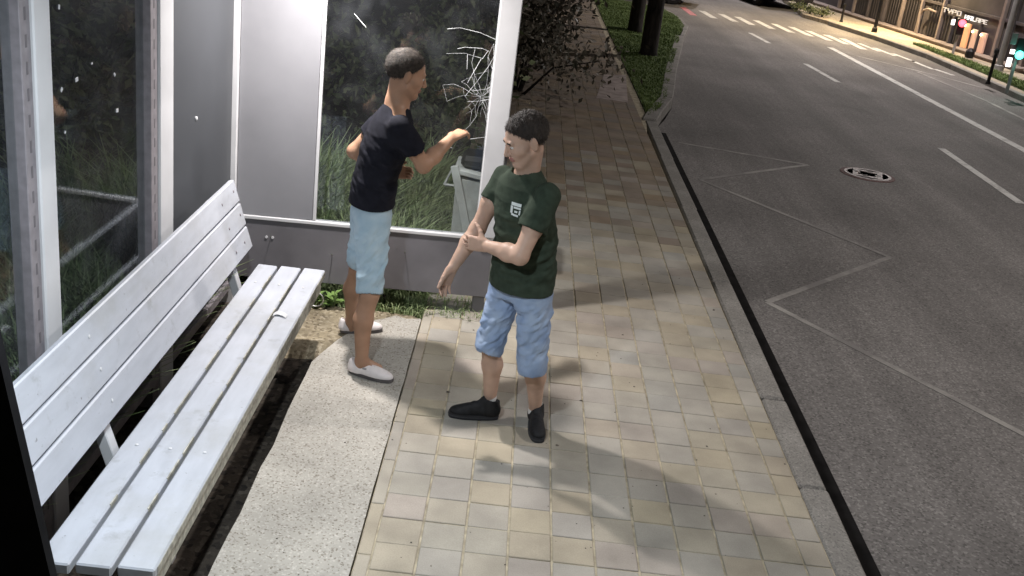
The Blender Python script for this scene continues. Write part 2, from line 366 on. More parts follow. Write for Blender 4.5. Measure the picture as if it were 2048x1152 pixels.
# manhole cover in the carriageway
mh = empty('manhole_cover', (4.48, 12.95, -0.12), 'round pale iron manhole cover set in the dark road', 'manhole cover')
b = MB(); b.lathe((0, 0, 0), [(0.34, -0.02), (0.34, 0.006), (0.32, 0.008)], 32); b.build('rim', mat_basic('rusty_rim', (0.1, 0.045, 0.04), 0.7), mh)
M['cover'] = mat_basic('worn_cover', (0.45, 0.4, 0.385), 0.5, var=0.3, scale=20)
b = MB(); b.lathe((0, 0, 0.008), [(0.29, 0), (0.29, 0.006), (0.255, 0.006), (0.255, 0.0)], 32); b.build('outer_ring', M['cover'], mh)
for k in range(8):
    a = k * math.pi / 4; b = MB(); b.box((-0.035, -0.11, 0.008), (0.035, 0.085, 0.016), 0.004)
    o = b.build('rib', M['cover'], mh); o.location = (0.155 * math.cos(a), 0.155 * math.sin(a), 0); o.rotation_euler.z = a + (0.7 if k % 2 else -0.3)

# pavement base (joint sand) that carries the pavers
pv = MB(); pv.prism([(-0.455, -6), (1.70, -6), (1.70, 13.3), (1.80, 14.5), (1.80, 60), (-0.455, 60)], -0.16, -0.005)
pavement = tag(pv.build('pavement', M['joint']), kind='structure')
PW = 0.196; COLS = [-0.392 + PW * k for k in range(11)]
meshes = []
for v in range(3):
    b = MB(); gx = (0.0045, 0.0055, 0.005)[v]
    b.box((gx, gx * 0.5, -0.05), (PW - gx, 0.2 - gx * 0.5, 0.0), 0.003)
    o = b.build('paver', M['paver']); meshes.append(o.data); bpy.data.objects.remove(o)
b = MB(); b.box((0.004, 0.003, -0.05), (0.13 - 0.004, 0.2 - 0.003, 0.0), 0.003); o = b.build('paver', M['paver']); cut_mesh = o.data; bpy.data.objects.remove(o)
b = MB(); b.box((0.003, 0.003, -0.05), (0.061, 0.397, 0.0), 0.003); o = b.build('paver', M['paver']); edge_mesh = o.data; bpy.data.objects.remove(o)
cnt = 0; Y0 = 3.3
far_V, far_F = [], []
dim_V, dim_F = [], []
dim_V_, dim_F_, far_V_, far_F_ = dim_V, dim_F, far_V, far_F
def add_far(x0, y0, w, l, z):
    g_ = 0.005
    far_V, far_F = (dim_V_, dim_F_) if random.random() < (y0 - 7.0) / 6.0 else (far_V_, far_F_)
    i = len(far_V)
    far_V.extend([(x0 + g_, y0 + g_ / 2, z), (x0 + w - g_, y0 + g_ / 2, z), (x0 + w - g_, y0 + l - g_ / 2, z), (x0 + g_, y0 + l - g_ / 2, z),
                  (x0 + g_, y0 + g_ / 2, -0.03), (x0 + w - g_, y0 + g_ / 2, -0.03), (x0 + w - g_, y0 + l - g_ / 2, -0.03), (x0 + g_, y0 + l - g_ / 2, -0.03)])
    far_F.extend([(i, i + 1, i + 2, i + 3), (i + 4, i + 5, i + 1, i), (i + 5, i + 6, i + 2, i + 1), (i + 6, i + 7, i + 3, i + 2), (i + 7, i + 4, i, i + 3)])
for r in range(140):
    y = Y0 + 0.2 * r
    for k, x in enumerate(COLS):
        w = PW if k < 10 else 0.13
        if x + w > 1.705 + (0.095 if y > 14.5 else 0): continue
        z = random.uniform(-0.0015, 0.0015)
        left_cut = -0.99 + 0.27 * (y - 0)        # the lens sees no paver left of this line close by
        near_frame = (y > 3.45)
        if cnt < 292 and near_frame and y < 9.2:
            o = bpy.data.objects.new('paver', cut_mesh if k == 10 else random.choice(meshes))
            o.location = (x, y, z); o.rotation_euler = (random.gauss(0, .002), random.gauss(0, .003), 0); link(o, pavement); cnt += 1
        else:
            if -0.7 < y: add_far(x, y, w, 0.2, z)
for r in range(8):
    o = bpy.data.objects.new('edge_paver', edge_mesh); o.location = (-0.455, 3.4 + r * 0.4, random.uniform(-.001, .001)); link(o, pavement)
for r in range(20): add_far(-0.455, 6.75 + r * 0.4, 0.063, 0.4, 0)
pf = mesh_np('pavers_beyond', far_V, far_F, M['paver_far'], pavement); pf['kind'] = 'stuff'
pf = mesh_np('dimmed_pavers_beyond', dim_V, dim_F, M['paver_dim'], pavement); pf['kind'] = 'stuff'
# lighter patch of paving in the distance
b = MB(); b.prism([(1.14, 15.3), (1.6, 15.25), (1.76, 17.75), (1.37, 17.5)], -0.02, 0.006)
b.build('paving_patch', mat_basic('pale_patch', (0.42, 0.35, 0.32), 0.85, var=0.2, scale=6), pavement)

# specks and crumbs trodden on the pavers
V, F = [], []
for i in range(130):
    x, y = random.uniform(-1.0, 1.7), random.uniform(3.5, 8.5); r_ = random.uniform(0.002, 0.006) if i > 12 else random.uniform(0.008, 0.014)
    k = len(V); n = 6; a0 = random.uniform(0, 1)
    for j in range(n): V.append((x + r_ * random.uniform(.6, 1.2) * math.cos(a0 + j * 1.047), y + r_ * random.uniform(.6, 1.2) * math.sin(a0 + j * 1.047), 0.0012))
    V.append((x, y, 0.0015 + r_ * 0.5))
    F += [(k + j, k + (j + 1) % n, k + n) for j in range(n)]
o = mesh_np('litter_specks', V, F, mat_leaf('speck', (0.03, 0.025, 0.02), (0.16, 0.13, 0.1))); tag(o, 'dark crumbs and specks scattered over the paving', 'litter', kind='stuff')

# concrete apron in front of the bench
ap = [(-1.0, -4)]
ap = [(-1.02, -4), (-0.462, -4)]
yy = -4.0
right = []
for i in range(60):
    y = -4 + i * (10.42 / 59); right.append((-0.4605 + random.uniform(-.004, .002), y))
far_edge = [(-0.47, 6.43), (-0.56, 6.40), (-0.63, 6.44), (-0.70, 6.36), (-0.78, 6.30), (-0.86, 6.13), (-0.93, 5.95), (-0.985, 5.75), (-1.02, 5.6)]
poly = right + far_edge + [(-1.015 + random.uniform(-.008, .008), 5.4 - i * 0.2) for i in range(47)]
b = MB(); b.prism(poly, -0.14, 0.0); apron = tag(b.build('concrete_apron', M['concrete']), kind='structure')

# uneven sandy soil under and behind the bench, round the shelter
def grid(name, x0, x1, y0, y1, n, m, fz, mat, kind='structure'):
    xs = np.linspace(x0, x1, n); ys = np.linspace(y0, y1, m)
    X, Y = np.meshgrid(xs, ys, indexing='ij'); Z = fz(X, Y)
    V = np.stack([X, Y, Z], -1).reshape(-1, 3); I = np.arange(n * m).reshape(n, m)
    F = np.stack([I[:-1, :-1], I[1:, :-1], I[1:, 1:], I[:-1, 1:]], -1).reshape(-1, 4)
    o = mesh_np(name, V, F, mat, smooth=True); tag(o, kind=kind); return o

_T = rng.random((32, 32, 32)).astype(np.float32)
def vnoise(P):
    P = np.asarray(P, np.float32); i = np.floor(P).astype(np.int32); f = P - i; f = f * f * (3 - 2 * f)
    r = 0
    for a in (0, 1):
        for b_ in (0, 1):
            for c in (0, 1):
                w = (f[..., 0] if a else 1 - f[..., 0]) * (f[..., 1] if b_ else 1 - f[..., 1]) * (f[..., 2] if c else 1 - f[..., 2])
                r = r + w * _T[(i[..., 0] + a) % 32, (i[..., 1] + b_) % 32, (i[..., 2] + c) % 32]
    return r - 0.5
def n2(X, Y, s): return vnoise(np.stack([X * s, Y * s, X * 0 + 3.3], -1))
grid('soil_strip', -1.72, -0.99, -4, 6.6, 20, 160, lambda X, Y: -0.085 + 0.03 * n2(X, Y, 7) + 0.02 * n2(X, Y, 23), M['soil'])
def sandz(X, Y):
    return -0.022 + 0.028 * n2(X, Y, 6) + 0.015 * n2(X, Y, 19) - 0.05 * np.clip((X + 0.52) / 0.1, 0, 1) - 0.06 * np.clip((Y - 6.52) / 0.1, 0, 1) - 0.16 * np.clip((5.86 + 0.1 * n2(X, Y, 5) - Y) / 0.2, 0, 1) - 0.12 * np.clip((-1.28 - X) / 0.2, 0, 1)
grid('sandy_patch', -1.72, -0.44, 5.56, 6.66, 60, 60, sandz, M['sand'])
grid('rough_ground', -30, -0.46, 6.63, 45, 80, 80, lambda X, Y: -0.05 + 0.06 * n2(X, Y, 2.1), M['soil'])
grid('rough_verge', -30, -1.70, -10, 6.7, 60, 60, lambda X, Y: -0.06 + 0.06 * n2(X, Y, 2.1), M['soil'])

# kerb stones
kerb = MB(); kerb.prism([(1.69, -6), (1.84, -6), (1.88, 13.5), (1.69, 13.5)], -0.2, -0.06); kerb = tag(kerb.build('kerb', M['joint']), kind='structure')
def kstone(p0, p1, w=0.2, dz=0.0, name='kerb_stone', par=None):
    p0 = Vector((*p0, 0)); p1 = Vector((*p1, 0)); L_ = (p1 - p0).length
    b = MB(); b.box((0.007, 0, -0.17), (L_ - 0.007, w, 0.004), 0.014)
    o = b.build(name, M['kerb'], par or kerb); o.location = (p0.x, p0.y, dz); o.rotation_euler.z = math.atan2(p1.y - p0.y, p1.x - p0.x)
    return o
for i in range(10):
    y0 = 3.78 + i * 1.03 - (0.0 if i else 0.4)
    y1 = 3.78 + (i + 1) * 1.03
    kstone((1.852 + 0.005 * (y0 - 4) + random.uniform(-.004, .004), y0), (1.852 + 0.005 * (y1 - 4) + random.uniform(-.004, .004), y1), w=0.155, dz=random.uniform(-.004, .004))
bend = [(1.905, 14.08), (2.08, 14.9), (2.34, 15.93), (2.52, 17.2), (2.69, 18.46), (2.95, 20.2), (3.25, 22.1), (3.56, 24.15), (3.80, 25.5), (3.95, 26.4)]
for i in range(len(bend) - 1):
    kstone(bend[i], bend[i + 1], w=0.2 if i != 7 else 0.1, dz=0.03)
for a, c in (((3.95, 26.4), (4.0, 28.2)), ((4.0, 28.2), (3.85, 30.0)), ((3.85, 30.0), (3.3, 31.1))): kstone(a, c, 0.18, 0.02)
b = MB(); b.prism([(1.70, -6), (1.845, -6), (1.845, 3.36), (1.70, 3.36)], -0.1, 0.0); b.build('kerb_stone', M['kerb'], kerb)

# lawn verge between the pavement and the road
verge = [(1.86, 14.3), (2.02, 14.9), (2.25, 16.0), (2.42, 17.2), (2.6, 18.5), (2.85, 20.2), (3.15, 22.1), (3.45, 24.15), (3.72, 25.7), (3.85, 26.4), (3.9, 28.5), (3.7, 30.2), (3.0, 31.2), (-6, 33), (-6, 60), (-6.0, 40), (1.82, 28.0), (1.81, 22.6), (1.81, 16)]
verge = [(1.81, 14.3), (2.02, 14.9), (2.25, 16.0), (2.42, 17.2), (2.6, 18.5), (2.85, 20.2), (3.15, 22.1), (3.45, 24.15), (3.72, 25.7), (3.85, 26.4), (3.9, 28.5), (3.7, 30.2), (3.0, 31.0), (1.81, 31.4)]
b = MB(); b.prism(verge, -0.15, 0.0); tag(b.build('verge_soil', M['lawn_soil']), kind='structure')

def in_poly(P, poly):
    x, y = P[:, 0], P[:, 1]; c = np.zeros(len(P), bool); n = len(poly); j = n - 1
    for i in range(n):
        xi, yi = poly[i]; xj, yj = poly[j]
        c ^= ((yi > y) != (yj > y)) & (x < (xj - xi) * (y - yi) / (yj - yi + 1e-12) + xi); j = i
    return c

def blades(name, P, h, w, lean, mat, parent=None, z0=None):
    """P base points (n,3); h heights; each blade two quads bent over"""
    n = len(P); a = rng.uniform(0, 2 * math.pi, n); d = np.stack([np.cos(a), np.sin(a), 0 * a], -1)
    s = np.stack([-np.sin(a), np.cos(a), 0 * a], -1)
    h = np.asarray(h).reshape(-1, 1) * np.ones((n, 1)); w = np.asarray(w).reshape(-1, 1) * np.ones((n, 1)); l = (lean * rng.uniform(0.2, 1.2, (n, 1))) * h
    up = np.array([0, 0, 1.0])
    b0 = P - s * w; b1 = P + s * w
    m0 = P + d * l * 0.35 + up * h * 0.6 - s * w * 0.8; m1 = P + d * l * 0.35 + up * h * 0.6 + s * w * 0.8
    t0 = P + d * l + up * h * (1 - 0.25 * lean) - s * w * 0.15; t1 = P + d * l + up * h * (1 - 0.25 * lean) + s * w * 0.15
    V = np.stack([b0, b1, m1, m0, t1, t0], 1).reshape(-1, 3); i = np.arange(n)[:, None] * 6
    F = np.concatenate([i + [0, 1, 2, 3], i + [3, 2, 4, 5]])
    return mesh_np(name, V, F, mat, parent)

P = np.stack([rng.uniform(1.8, 4.0, 60000), rng.uniform(14.3, 31.4, 60000), np.zeros(60000)], -1)
P = P[in_poly(P, verge)]
clump = vnoise(np.stack([P[:, 0] * 2, P[:, 1] * 2, P[:, 0] * 0], -1)) + 0.5
o = blades('verge_grass', P, 0.035 + 0.06 * clump, 0.007, 0.8, M['grass']); tag(o, 'short green lawn grass on the verge by the road', 'grass', kind='stuff')

# ================================================================== BUS SHELTER
sh = empty('bus_shelter', (-0.9, 5.0, 0), 'bus shelter with white posts, pale panels and cracked glass end wall', 'bus shelter')
so = Vector((-0.9, 5.0, 0))
def part(b, name, mat, par=sh, smooth=False):
    o = b.build(name, mat, par, smooth); off = so
    if par is sh: o.data.transform(Matrix.Translation(-so))
    return o
XB = -1.75          # back wall plane
# back wall posts: light face plus darker slotted profile on the near side
for (y0, y1, yd) in ((3.735, 3.87, 3.655), (5.04, 5.24, 4.945)):
    b = MB(); b.box((XB - 0.06, y0, -0.08), (XB + 0.03, y1, 2.6), 0.006); p = part(b, 'post', M['white_metal'])
    b = MB(); b.box((XB - 0.055, yd, -0.08), (XB + 0.018, y0 - 0.002, 2.6), 0.003); q = part(b, 'profile', M['gasket'], p); q.data.transform(Matrix.Translation(-so))
    b = MB(); b.box((-0.0005, -0.006, 0), (0.0005, 0.006, 0.045)); s0_ = b.build('slot', M['slot'], q); s0_.location = Vector((XB + 0.0187, (yd + y0) / 2, 0.12)) - so
    for k in range(1, 26):
        s_ = s0_.copy(); link(s_, q); s_.location = Vector((XB + 0.0187, (yd + y0) / 2, 0.12 + k * 0.095)) - so
# end wall frame: it stands at a slight angle
A0 = Vector((-1.77, 6.50, 0)); A1 = Vector((-0.04, 6.645, 0)); ed = (A1 - A0).normalized(); ang = math.atan2(ed.y, ed.x)
EW = Matrix.Translation(A0 - so) @ Matrix.Rotation(ang, 4, 'Z')     # x along the wall, y outward, z up
def epart(b, name, mat, par=sh):
    return b.build(name, mat, par, xf=EW)
LEN = (A1 - A0).length
b = MB(); b.box((-0.055, -0.05, -0.08), (0.045, 0.05, 2.6), 0.006); epart(b, 'corner_post', M['white_metal'])
b = MB(); b.box((0.047, -0.018, 0.562), (0.535, 0.018, 2.56), 0.003); epart(b, 'pale_end_panel', M['pale_panel'])
b = MB(); b.box((0.537, -0.026, 0.562), (0.557, 0.026, 2.56), 0.003); epart(b, 'glazing_bar', M['white_metal'])
b = MB(); b.box((LEN - 0.135, -0.055, 0.562), (LEN, 0.055, 2.6), 0.006); epart(b, 'front_post', M['white_metal'])
b = MB(); b.box((0.047, -0.03, 0.535), (LEN, 0.03, 0.56), 0.004); epart(b, 'rail', M['white_metal'])
b = MB(); b.box((0.047, -0.02, 0.13), (LEN - 0.01, 0.02, 0.533), 0.003); kick = epart(b, 'kick_panel', M['kick'])
for bx_ in (0.245, 0.285):
    b = MB(); b.tube([(bx_, -0.021, 0.42), (bx_, -0.026, 0.42)], 0.0085, 10); epart(b, 'rivet', M['white_metal'], kick)
b = MB(); b.box((LEN - 0.10, 0.022, -0.12), (LEN - 0.02, 0.075, 0.533), 0.004); epart(b, 'post_foot', M['kick'])
# glass of the end wall, with its cracks
b = MB(); b.box((0.559, -0.004, 0.562), (LEN - 0.137, 0.004, 2.56)); eg = epart(b, 'end_glass', M['glass'])
cracks = [[(-0.48, 1.876), (-0.403, 1.891), (-0.277, 1.875), (-0.18, 1.845)], [(-0.406, 1.762), (-0.361, 1.777), (-0.252, 1.781), (-0.21, 1.767)], [(-0.472, 1.726), (-0.357, 1.74), (-0.245, 1.719)], [(-0.341, 1.739), (-0.335, 1.643)], [(-0.254, 1.715), (-0.323, 1.56)], [(-0.219, 1.766), (-0.245, 1.719)], [(-0.19, 1.70), (-0.248, 1.6), (-0.33, 1.473)], [(-0.175, 1.74), (-0.21, 1.66), (-0.25, 1.6)], [(-0.286, 1.511), (-0.194, 1.535), (-0.178, 1.55)], [(-0.311, 1.441), (-0.233, 1.453), (-0.178, 1.47)], [(-1.049, 1.904), (-0.973, 1.831)], [(-0.458, 1.14), (-0.377, 1.134)], [(-0.271, 1.203), (-0.178, 1.225)]]
ix, iz = -0.225, 1.48          # impact point near the front post: rays with rings between them
def clampx(x): return max(-0.52, min(-0.178, x))
rays = []
for k in range(17):
    a = k * 2 * math.pi / 17 + random.uniform(-.12, .12); L_ = random.uniform(0.12, 0.34); pts_ = []
    for t in (0.03, 0.25, 0.5, 0.75, 1.0): pts_.append((clampx(ix + L_ * t * math.cos(a + 0.12 * math.sin(t * 5 + k))), iz + L_ * t * math.sin(a + 0.12 * math.sin(t * 5 + k))))
    rays.append(pts_); cracks.append(pts_)
for q in range(1, 5):
    for k in range(17):
        if random.random() < 0.55:
            p_, r_ = rays[k][q], rays[(k + 1) % 17][q]
            if abs(p_[0] - r_[0]) + abs(p_[1] - r_[1]) < 0.14: cracks.append([p_, ((p_[0] + r_[0]) / 2 + random.uniform(-.004, .004), (p_[1] + r_[1]) / 2 + random.uniform(-.006, .006)), r_])
for i, c in enumerate(cracks):
    b = MB()
    w = (0.0028 if i < 13 else random.uniform(0.0008, 0.0017))
    pts = [((x - A0.x) / math.cos(ang), -0.0065, z) for x, z in c]
    for k in range(len(pts) - 1):
        p0, p1 = Vector(pts[k]), Vector(pts[k + 1]); d = (p1 - p0).normalized(); n = Vector((-d.z, 0, d.x))
        for (f0, f1) in ((0, .5), (.5, 1)):
            q0, q1 = p0.lerp(p1, f0), p0.lerp(p1, f1); ww = w * random.uniform(.5, 1.3)
            vs = [b.bm.verts.new(q) for q in (q0 - n * ww / 2, q0 + n * ww / 2, q1 + n * ww / 2, q1 - n * ww / 2)]
            b.bm.faces.new(vs); 
    epart(b, 'glass_crack', M['crack'], eg)
# back wall glazing: two glass bays and one grey panel by the corner
for (y0, y1, nm, mt) in ((2.74, 3.653, 'back_glass', M['glass']), (3.872, 4.943, 'back_glass', M['glass'])):
    b = MB(); b.box((XB - 0.024, y0, 0.12), (XB - 0.016, y1, 2.56)); gl_ = part(b, nm, mt)
    if y0 > 3.8:
        for (yy_, zz_) in ((4.044, 2.119), (4.058, 1.632), (4.337, 1.86), (4.04, 1.805), (4.579, 1.774), (4.183, 1.82), (4.601, 1.61)):
            b = MB(); c = Vector((XB - 0.013, yy_, zz_)); s = random.uniform(0.006, 0.014)
            b.box(c - Vector((0.002, s * .7, s)), c + Vector((0.002, s * .7, s)), 0.0015, Matrix.Rotation(random.uniform(0, 3), 3, 'X'))
            q = part(b, 'sticker_scrap', M['white_metal'], gl_); q.data.transform(Matrix.Translation(-so))
b = MB(); b.box((XB - 0.03, 5.242, 0.12), (XB - 0.005, 6.452, 2.56), 0.003); gp = part(b, 'grey_back_panel', M['grey_panel'])
b = MB(); b.lathe((0, 0, 0), [(0.012, 0), (0.012, 0.006), (0.006, 0.009)], 10); q = b.build('sticker_scrap', M['white_metal'], gp, xf=Matrix.Translation(Vector((XB - 0.005, 5.72, 1.343)) - so) @ Matrix.Rotation(math.pi / 2, 4, 'Y'))
b = MB(); b.box((XB - 0.03, 2.74, 0.06), (XB + 0.02, 6.44, 0.118), 0.004); part(b, 'bottom_rail', M['gasket'])
# near end of the shelter: dark sheet with a slanting front edge
b = MB(); V4 = [(-1.80, 2.66), (-1.10, 2.66), (-1.10, 2.70), (-1.80, 2.70)]
prof = [(-1.80, -0.08), (-1.155, -0.08), (-1.247, 0.585), (-1.379, 1.415), (-1.47, 2.0), (-1.55, 2.6), (-1.80, 2.6)]
f0 = [b.bm.verts.new((x, 2.66, z)) for x, z in prof]; f1 = [b.bm.verts.new((x, 2.70, z)) for x, z in prof]
b.bm.faces.new(f0); b.bm.faces.new(f1[::-1])
for i in range(len(prof)): b.bm.faces.new((f0[i], f0[(i + 1) % len(prof)], f1[(i + 1) % len(prof)], f1[i]))
part(b, 'near_end_sheet', M['black'])
# roof and its two lamps (above the frame)
b = MB(); b.box((-1.95, 2.45, 2.61), (0.12, 6.80, 2.70), 0.01); part(b, 'roof', M['pale_panel'])
def shelter_lamp(x, y, power, color):
    b = MB(); b.box((x - 0.10, y - 0.12, 2.555), (x + 0.10, y + 0.12, 2.608), 0.008); hs = part(b, 'lamp_housing', M['white_metal'])
    b = MB(); b.box((x - 0.08, y - 0.10, 2.548), (x + 0.08, y + 0.10, 2.554)); q = part(b, 'diffuser', M['led'], hs); q.data.transform(Matrix.Translation(-so))
    ld = bpy.data.lights.new('shelter_lamp_light', 'AREA'); ld.shape = 'RECTANGLE'; ld.size = 0.07; ld.size_y = 0.09; ld.energy = power; ld.color = color
    lo = bpy.data.objects.new('shelter_lamp_light', ld); lo.location = (x, y, 2.54); link(lo)
shelter_lamp(-0.98, 6.0, 74 * SHELTER_POWER, (1.0, 0.95, 0.92))
shelter_lamp(-0.70, 2.80, 58 * SHELTER_POWER, (0.84, 0.93, 1.0))

# ================================================================== BENCH
be = empty('bench', (-1.3, 4.5, 0), 'long white slatted bench along the back wall of the shelter', 'bench')
bo = Vector((-1.3, 4.5, 0))
def bpart(b, name, mat, par=be):
    o = b.build(name, mat, par); o.data.transform(Matrix.Translation(-bo)); return o
YB0, YB1 = 2.93, 5.92
for i, (x0, x1) in enumerate(((-1.432, -1.315), (-1.298, -1.176), (-1.160, -1.032))):
    b = MB(); b.box((x0, YB0 + 0.01 * i, 0.408), (x1, YB1 + 0.012 * i, 0.452), 0.006); sl = bpart(b, 'seat_slat', M['bench'])
    for yb in (3.73, 5.62):
        xb = (x0 + x1) / 2
        b = MB(); b.lathe((xb, yb, 0.4525), [(0.008, 0), (0.008, 0.002), (0.004, 0.004)], 10); bpart(b, 'bolt', M['white_metal'], sl)
    if i < 2:   # paint rubbed off along the arris
        y = 3.3
        while y < 5.7:
            l = random.uniform(0.06, 0.3)
            b = MB(); b.box((x1 - 0.004, y, 0.434), (x1 + 0.0012, y + l, 0.4522)); y += l + random.uniform(0.02, 0.3)
            bpart(b, 'worn_edge', M['bench_edge'], sl)
b = MB(); b.box((-1.0335, 2.98, 0.4105), (-1.0305, 5.93, 0.444), 0.0); bpart(b, 'front_edge_trim', M['bench_edge'])
b = MB(); b.box((-1.06, 2.98, 0.345), (-1.035, 5.85, 0.40), 0.004); bpart(b, 'front_bearer', M['bench_edge'])
b = MB(); b.box((-1.42, 2.98, 0.345), (-1.395, 5.85, 0.40), 0.004); bpart(b, 'rear_bearer', M['bench'])
# back slats lie in a tilted plane
p0 = Vector((-1.467, 0, 0.557)); p1 = Vector((-1.593, 0, 0.957)); tdir = (p1 - p0); TL = tdir.length; tdir.normalize()
nrm = Vector((tdir.z, 0, -tdir.x))                      # faces the seat
BM_ = Matrix(((nrm.x, 0, tdir.x, p0.x), (0, 1, 0, 0), (nrm.z, 0, tdir.z, p0.z), (0, 0, 0, 1)))
for i, (s0, s1) in enumerate(((0.0, 0.132), (0.142, 0.276), (0.286, TL))):
    b = MB(); b.box((-0.034, 3.0 + 0.05 * i, s0), (0.0, YB1 + 0.004 * i, s1), 0.006)
    sl = b.build('back_slat', M['bench'], be, xf=Matrix.Translation(-bo) @ BM_)
    for yb in (3.77, 5.86 if i else 5.8, 5.62):
        b = MB(); b.lathe((0, 0, 0), [(0.008, 0), (0.008, 0.002), (0.004, 0.004)], 10)
        b.build('bolt', M['white_metal'] if yb < 5 else M['gasket'], sl, xf=Matrix.Translation(-bo) @ BM_ @ Matrix.Translation((0.0005, yb, (s0 + s1) / 2 + (0.01 if yb > 5.8 else 0))) @ Matrix.Rotation(math.pi / 2, 4, 'Y'))
for yb in (3.73, 5.62):
    b = MB(); b.box((-0.085, yb - 0.03, -0.20), (-0.036, yb + 0.03, TL - 0.03), 0.004)
    b.build('back_bracket', M['white_metal'], be, xf=Matrix.Translation(-bo) @ BM_)
    b = MB(); b.box((-1.40, yb - 0.028, -0.10), (-1.35, yb + 0.028, 0.34), 0.004); bpart(b, 'leg', M['white_metal'])
    b = MB(); b.box((-1.27, yb - 0.028, -0.10), (-1.22, yb + 0.028, 0.298), 0.004); bpart(b, 'leg', M['white_metal'])
    b = MB(); b.box((-1.44, yb - 0.026, 0.30), (-1.07, yb + 0.026, 0.344), 0.004); bpart(b, 'cross_bearer', M['white_metal'])

# scrap lying on the seat
V, F = [], []
for i in range(9):
    t = i / 8; x = -1.165 + 0.075 * t; z = 0.4545 + 0.012 * math.sin(t * math.pi) ** 2 + 0.004 * math.sin(t * 9)
    V += [(x, 5.165 + 0.012 * math.sin(t * 4), z), (x, 5.205 + 0.012 * math.sin(t * 4), z + 0.004)]
    V += [(x, 5.165 + 0.012 * math.sin(t * 4), z - 0.002), (x, 5.205 + 0.012 * math.sin(t * 4), z + 0.002)]
for i in range(8):
    a = i * 4; F += [(a, a + 4, a + 5, a + 1), (a + 2, a + 3, a + 7, a + 6), (a, a + 2, a + 6, a + 4), (a + 1, a + 5, a + 7, a + 3)]
F += [(0, 1, 3, 2), (32, 34, 35, 33)]
tag(mesh_np('paper_scrap', V, F, M['white_metal'], smooth=False), 'small crumpled white scrap lying on the bench seat', 'paper scrap')

# ================================================================== BIN BEHIND THE GLASS
bi = empty('litter_bin', (-0.28, 7.3, 0), 'grey box litter bin with slanted lid standing behind the cracked glass', 'litter bin')
b = MB(); b.box((-0.08, -0.17, -0.06), (0.30, 0.17, 0.80), 0.012); bi_body = b.build('body', M['bin'], bi)
b = MB(); b.box((-0.10, -0.19, 0.80), (0.32, 0.19, 0.84), 0.008, Matrix.Rotation(math.radians(8), 3, 'Y')); b.build('lid', M['bin_trim'], bi)
b = MB(); b.box((-0.03, -0.205, 0.20), (0.025, -0.175, 0.90), 0.004, Matrix.Rotation(math.radians(-16), 3, 'Y')); b.build('brace', M['bin_trim'], bi)
b = MB(); b.tube([(-0.16, -0.1, 0.72), (-0.11, -0.1, 0.86), (-0.05, -0.1, 0.72), (-0.16, -0.1, 0.72)], 0.012, 6); b.build('bracket', M['bin_trim'], bi)
b = MB(); b.box((-0.06, -0.14, 0.86), (0.26, 0.14, 0.95), 0.03); b.build('bag', M['black_gloss'], bi)

# ================================================================== SDF MODELLING OF PEOPLE
def cone(a, b, ra, rb, k=0.015, n=None, s=1.0): return ('c', np.array(a, float), np.array(b, float), ra, rb, k, None if n is None else np.array(n, float) / np.linalg.norm(n), s)
def elli(c, R, rad, k=0.015): return ('e', np.array(c, float), np.array(R, float), np.array(rad, float), k)
def loft(zs, cs, A, Bv, la, fw, k=0.02): return ('l', np.array(zs, float), np.array(cs, float), np.array(A, float), np.array(Bv, float), np.array(la, float), np.array(fw, float), k)

def prim_bbox(p):
    if p[0] == 'c':
        r = max(p[3], p[4]); lo = np.minimum(p[1] - r, p[2] - r); hi = np.maximum(p[1] + r, p[2] + r)
    elif p[0] == 'e':
        r = p[3].max(); lo = p[1] - r; hi = p[1] + r
    else:
        r = max(p[3].max(), p[4].max()); lo = np.array([*(p[2].min(0) - r), p[1].min()]); hi = np.array([*(p[2].max(0) + r), p[1].max()])
    return lo, hi

def prim_eval(p, X, Y, Z):
    if p[0] == 'c':
        a, b_, ra, rb, n, s = p[1], p[2], p[3], p[4], p[6], p[7]
        ab = b_ - a; L2 = max(ab @ ab, 1e-9)
        px, py, pz = X - a[0], Y - a[1], Z - a[2]
        t = np.clip((px * ab[0] + py * ab[1] + pz * ab[2]) / L2, 0, 1)
        qx, qy, qz = px - t * ab[0], py - t * ab[1], pz - t * ab[2]
        q2 = qx * qx + qy * qy + qz * qz
        if n is not None:
            dn = qx * n[0] + qy * n[1] + qz * n[2]; q2 = q2 + dn * dn * (1 / (s * s) - 1)
        return (np.sqrt(q2) - (ra + (rb - ra) * t)) * (1.0 if n is None else 0.5 + 0.5 * s)
    if p[0] == 'e':
        c, R, rad = p[1], p[2], p[3]
        px, py, pz = X - c[0], Y - c[1], Z - c[2]
        u = [(R[i, 0] * px + R[i, 1] * py + R[i, 2] * pz) for i in range(3)]
        k0 = np.sqrt(sum((u[i] / rad[i]) ** 2 for i in range(3))); k1 = np.sqrt(sum((u[i] / rad[i] ** 2) ** 2 for i in range(3)))
        return k0 * (k0 - 1) / np.maximum(k1, 1e-6)
    zs, cs, A, Bv, la, fw = p[1:7]
    z1 = Z.ravel()
    cx = np.interp(z1, zs, cs[:, 0]).reshape(Z.shape); cy = np.interp(z1, zs, cs[:, 1]).reshape(Z.shape)
    a = np.interp(z1, zs, A).reshape(Z.shape); b_ = np.interp(z1, zs, Bv).reshape(Z.shape)
    px, py = X - cx, Y - cy
    u = px * la[0] + py * la[1]; v = px * fw[0] + py * fw[1]
    d = (np.sqrt((u / a) ** 2 + (v / b_) ** 2) - 1) * np.minimum(a, b_)
    return np.maximum(d, np.maximum(zs[0] - Z, Z - zs[-1]))

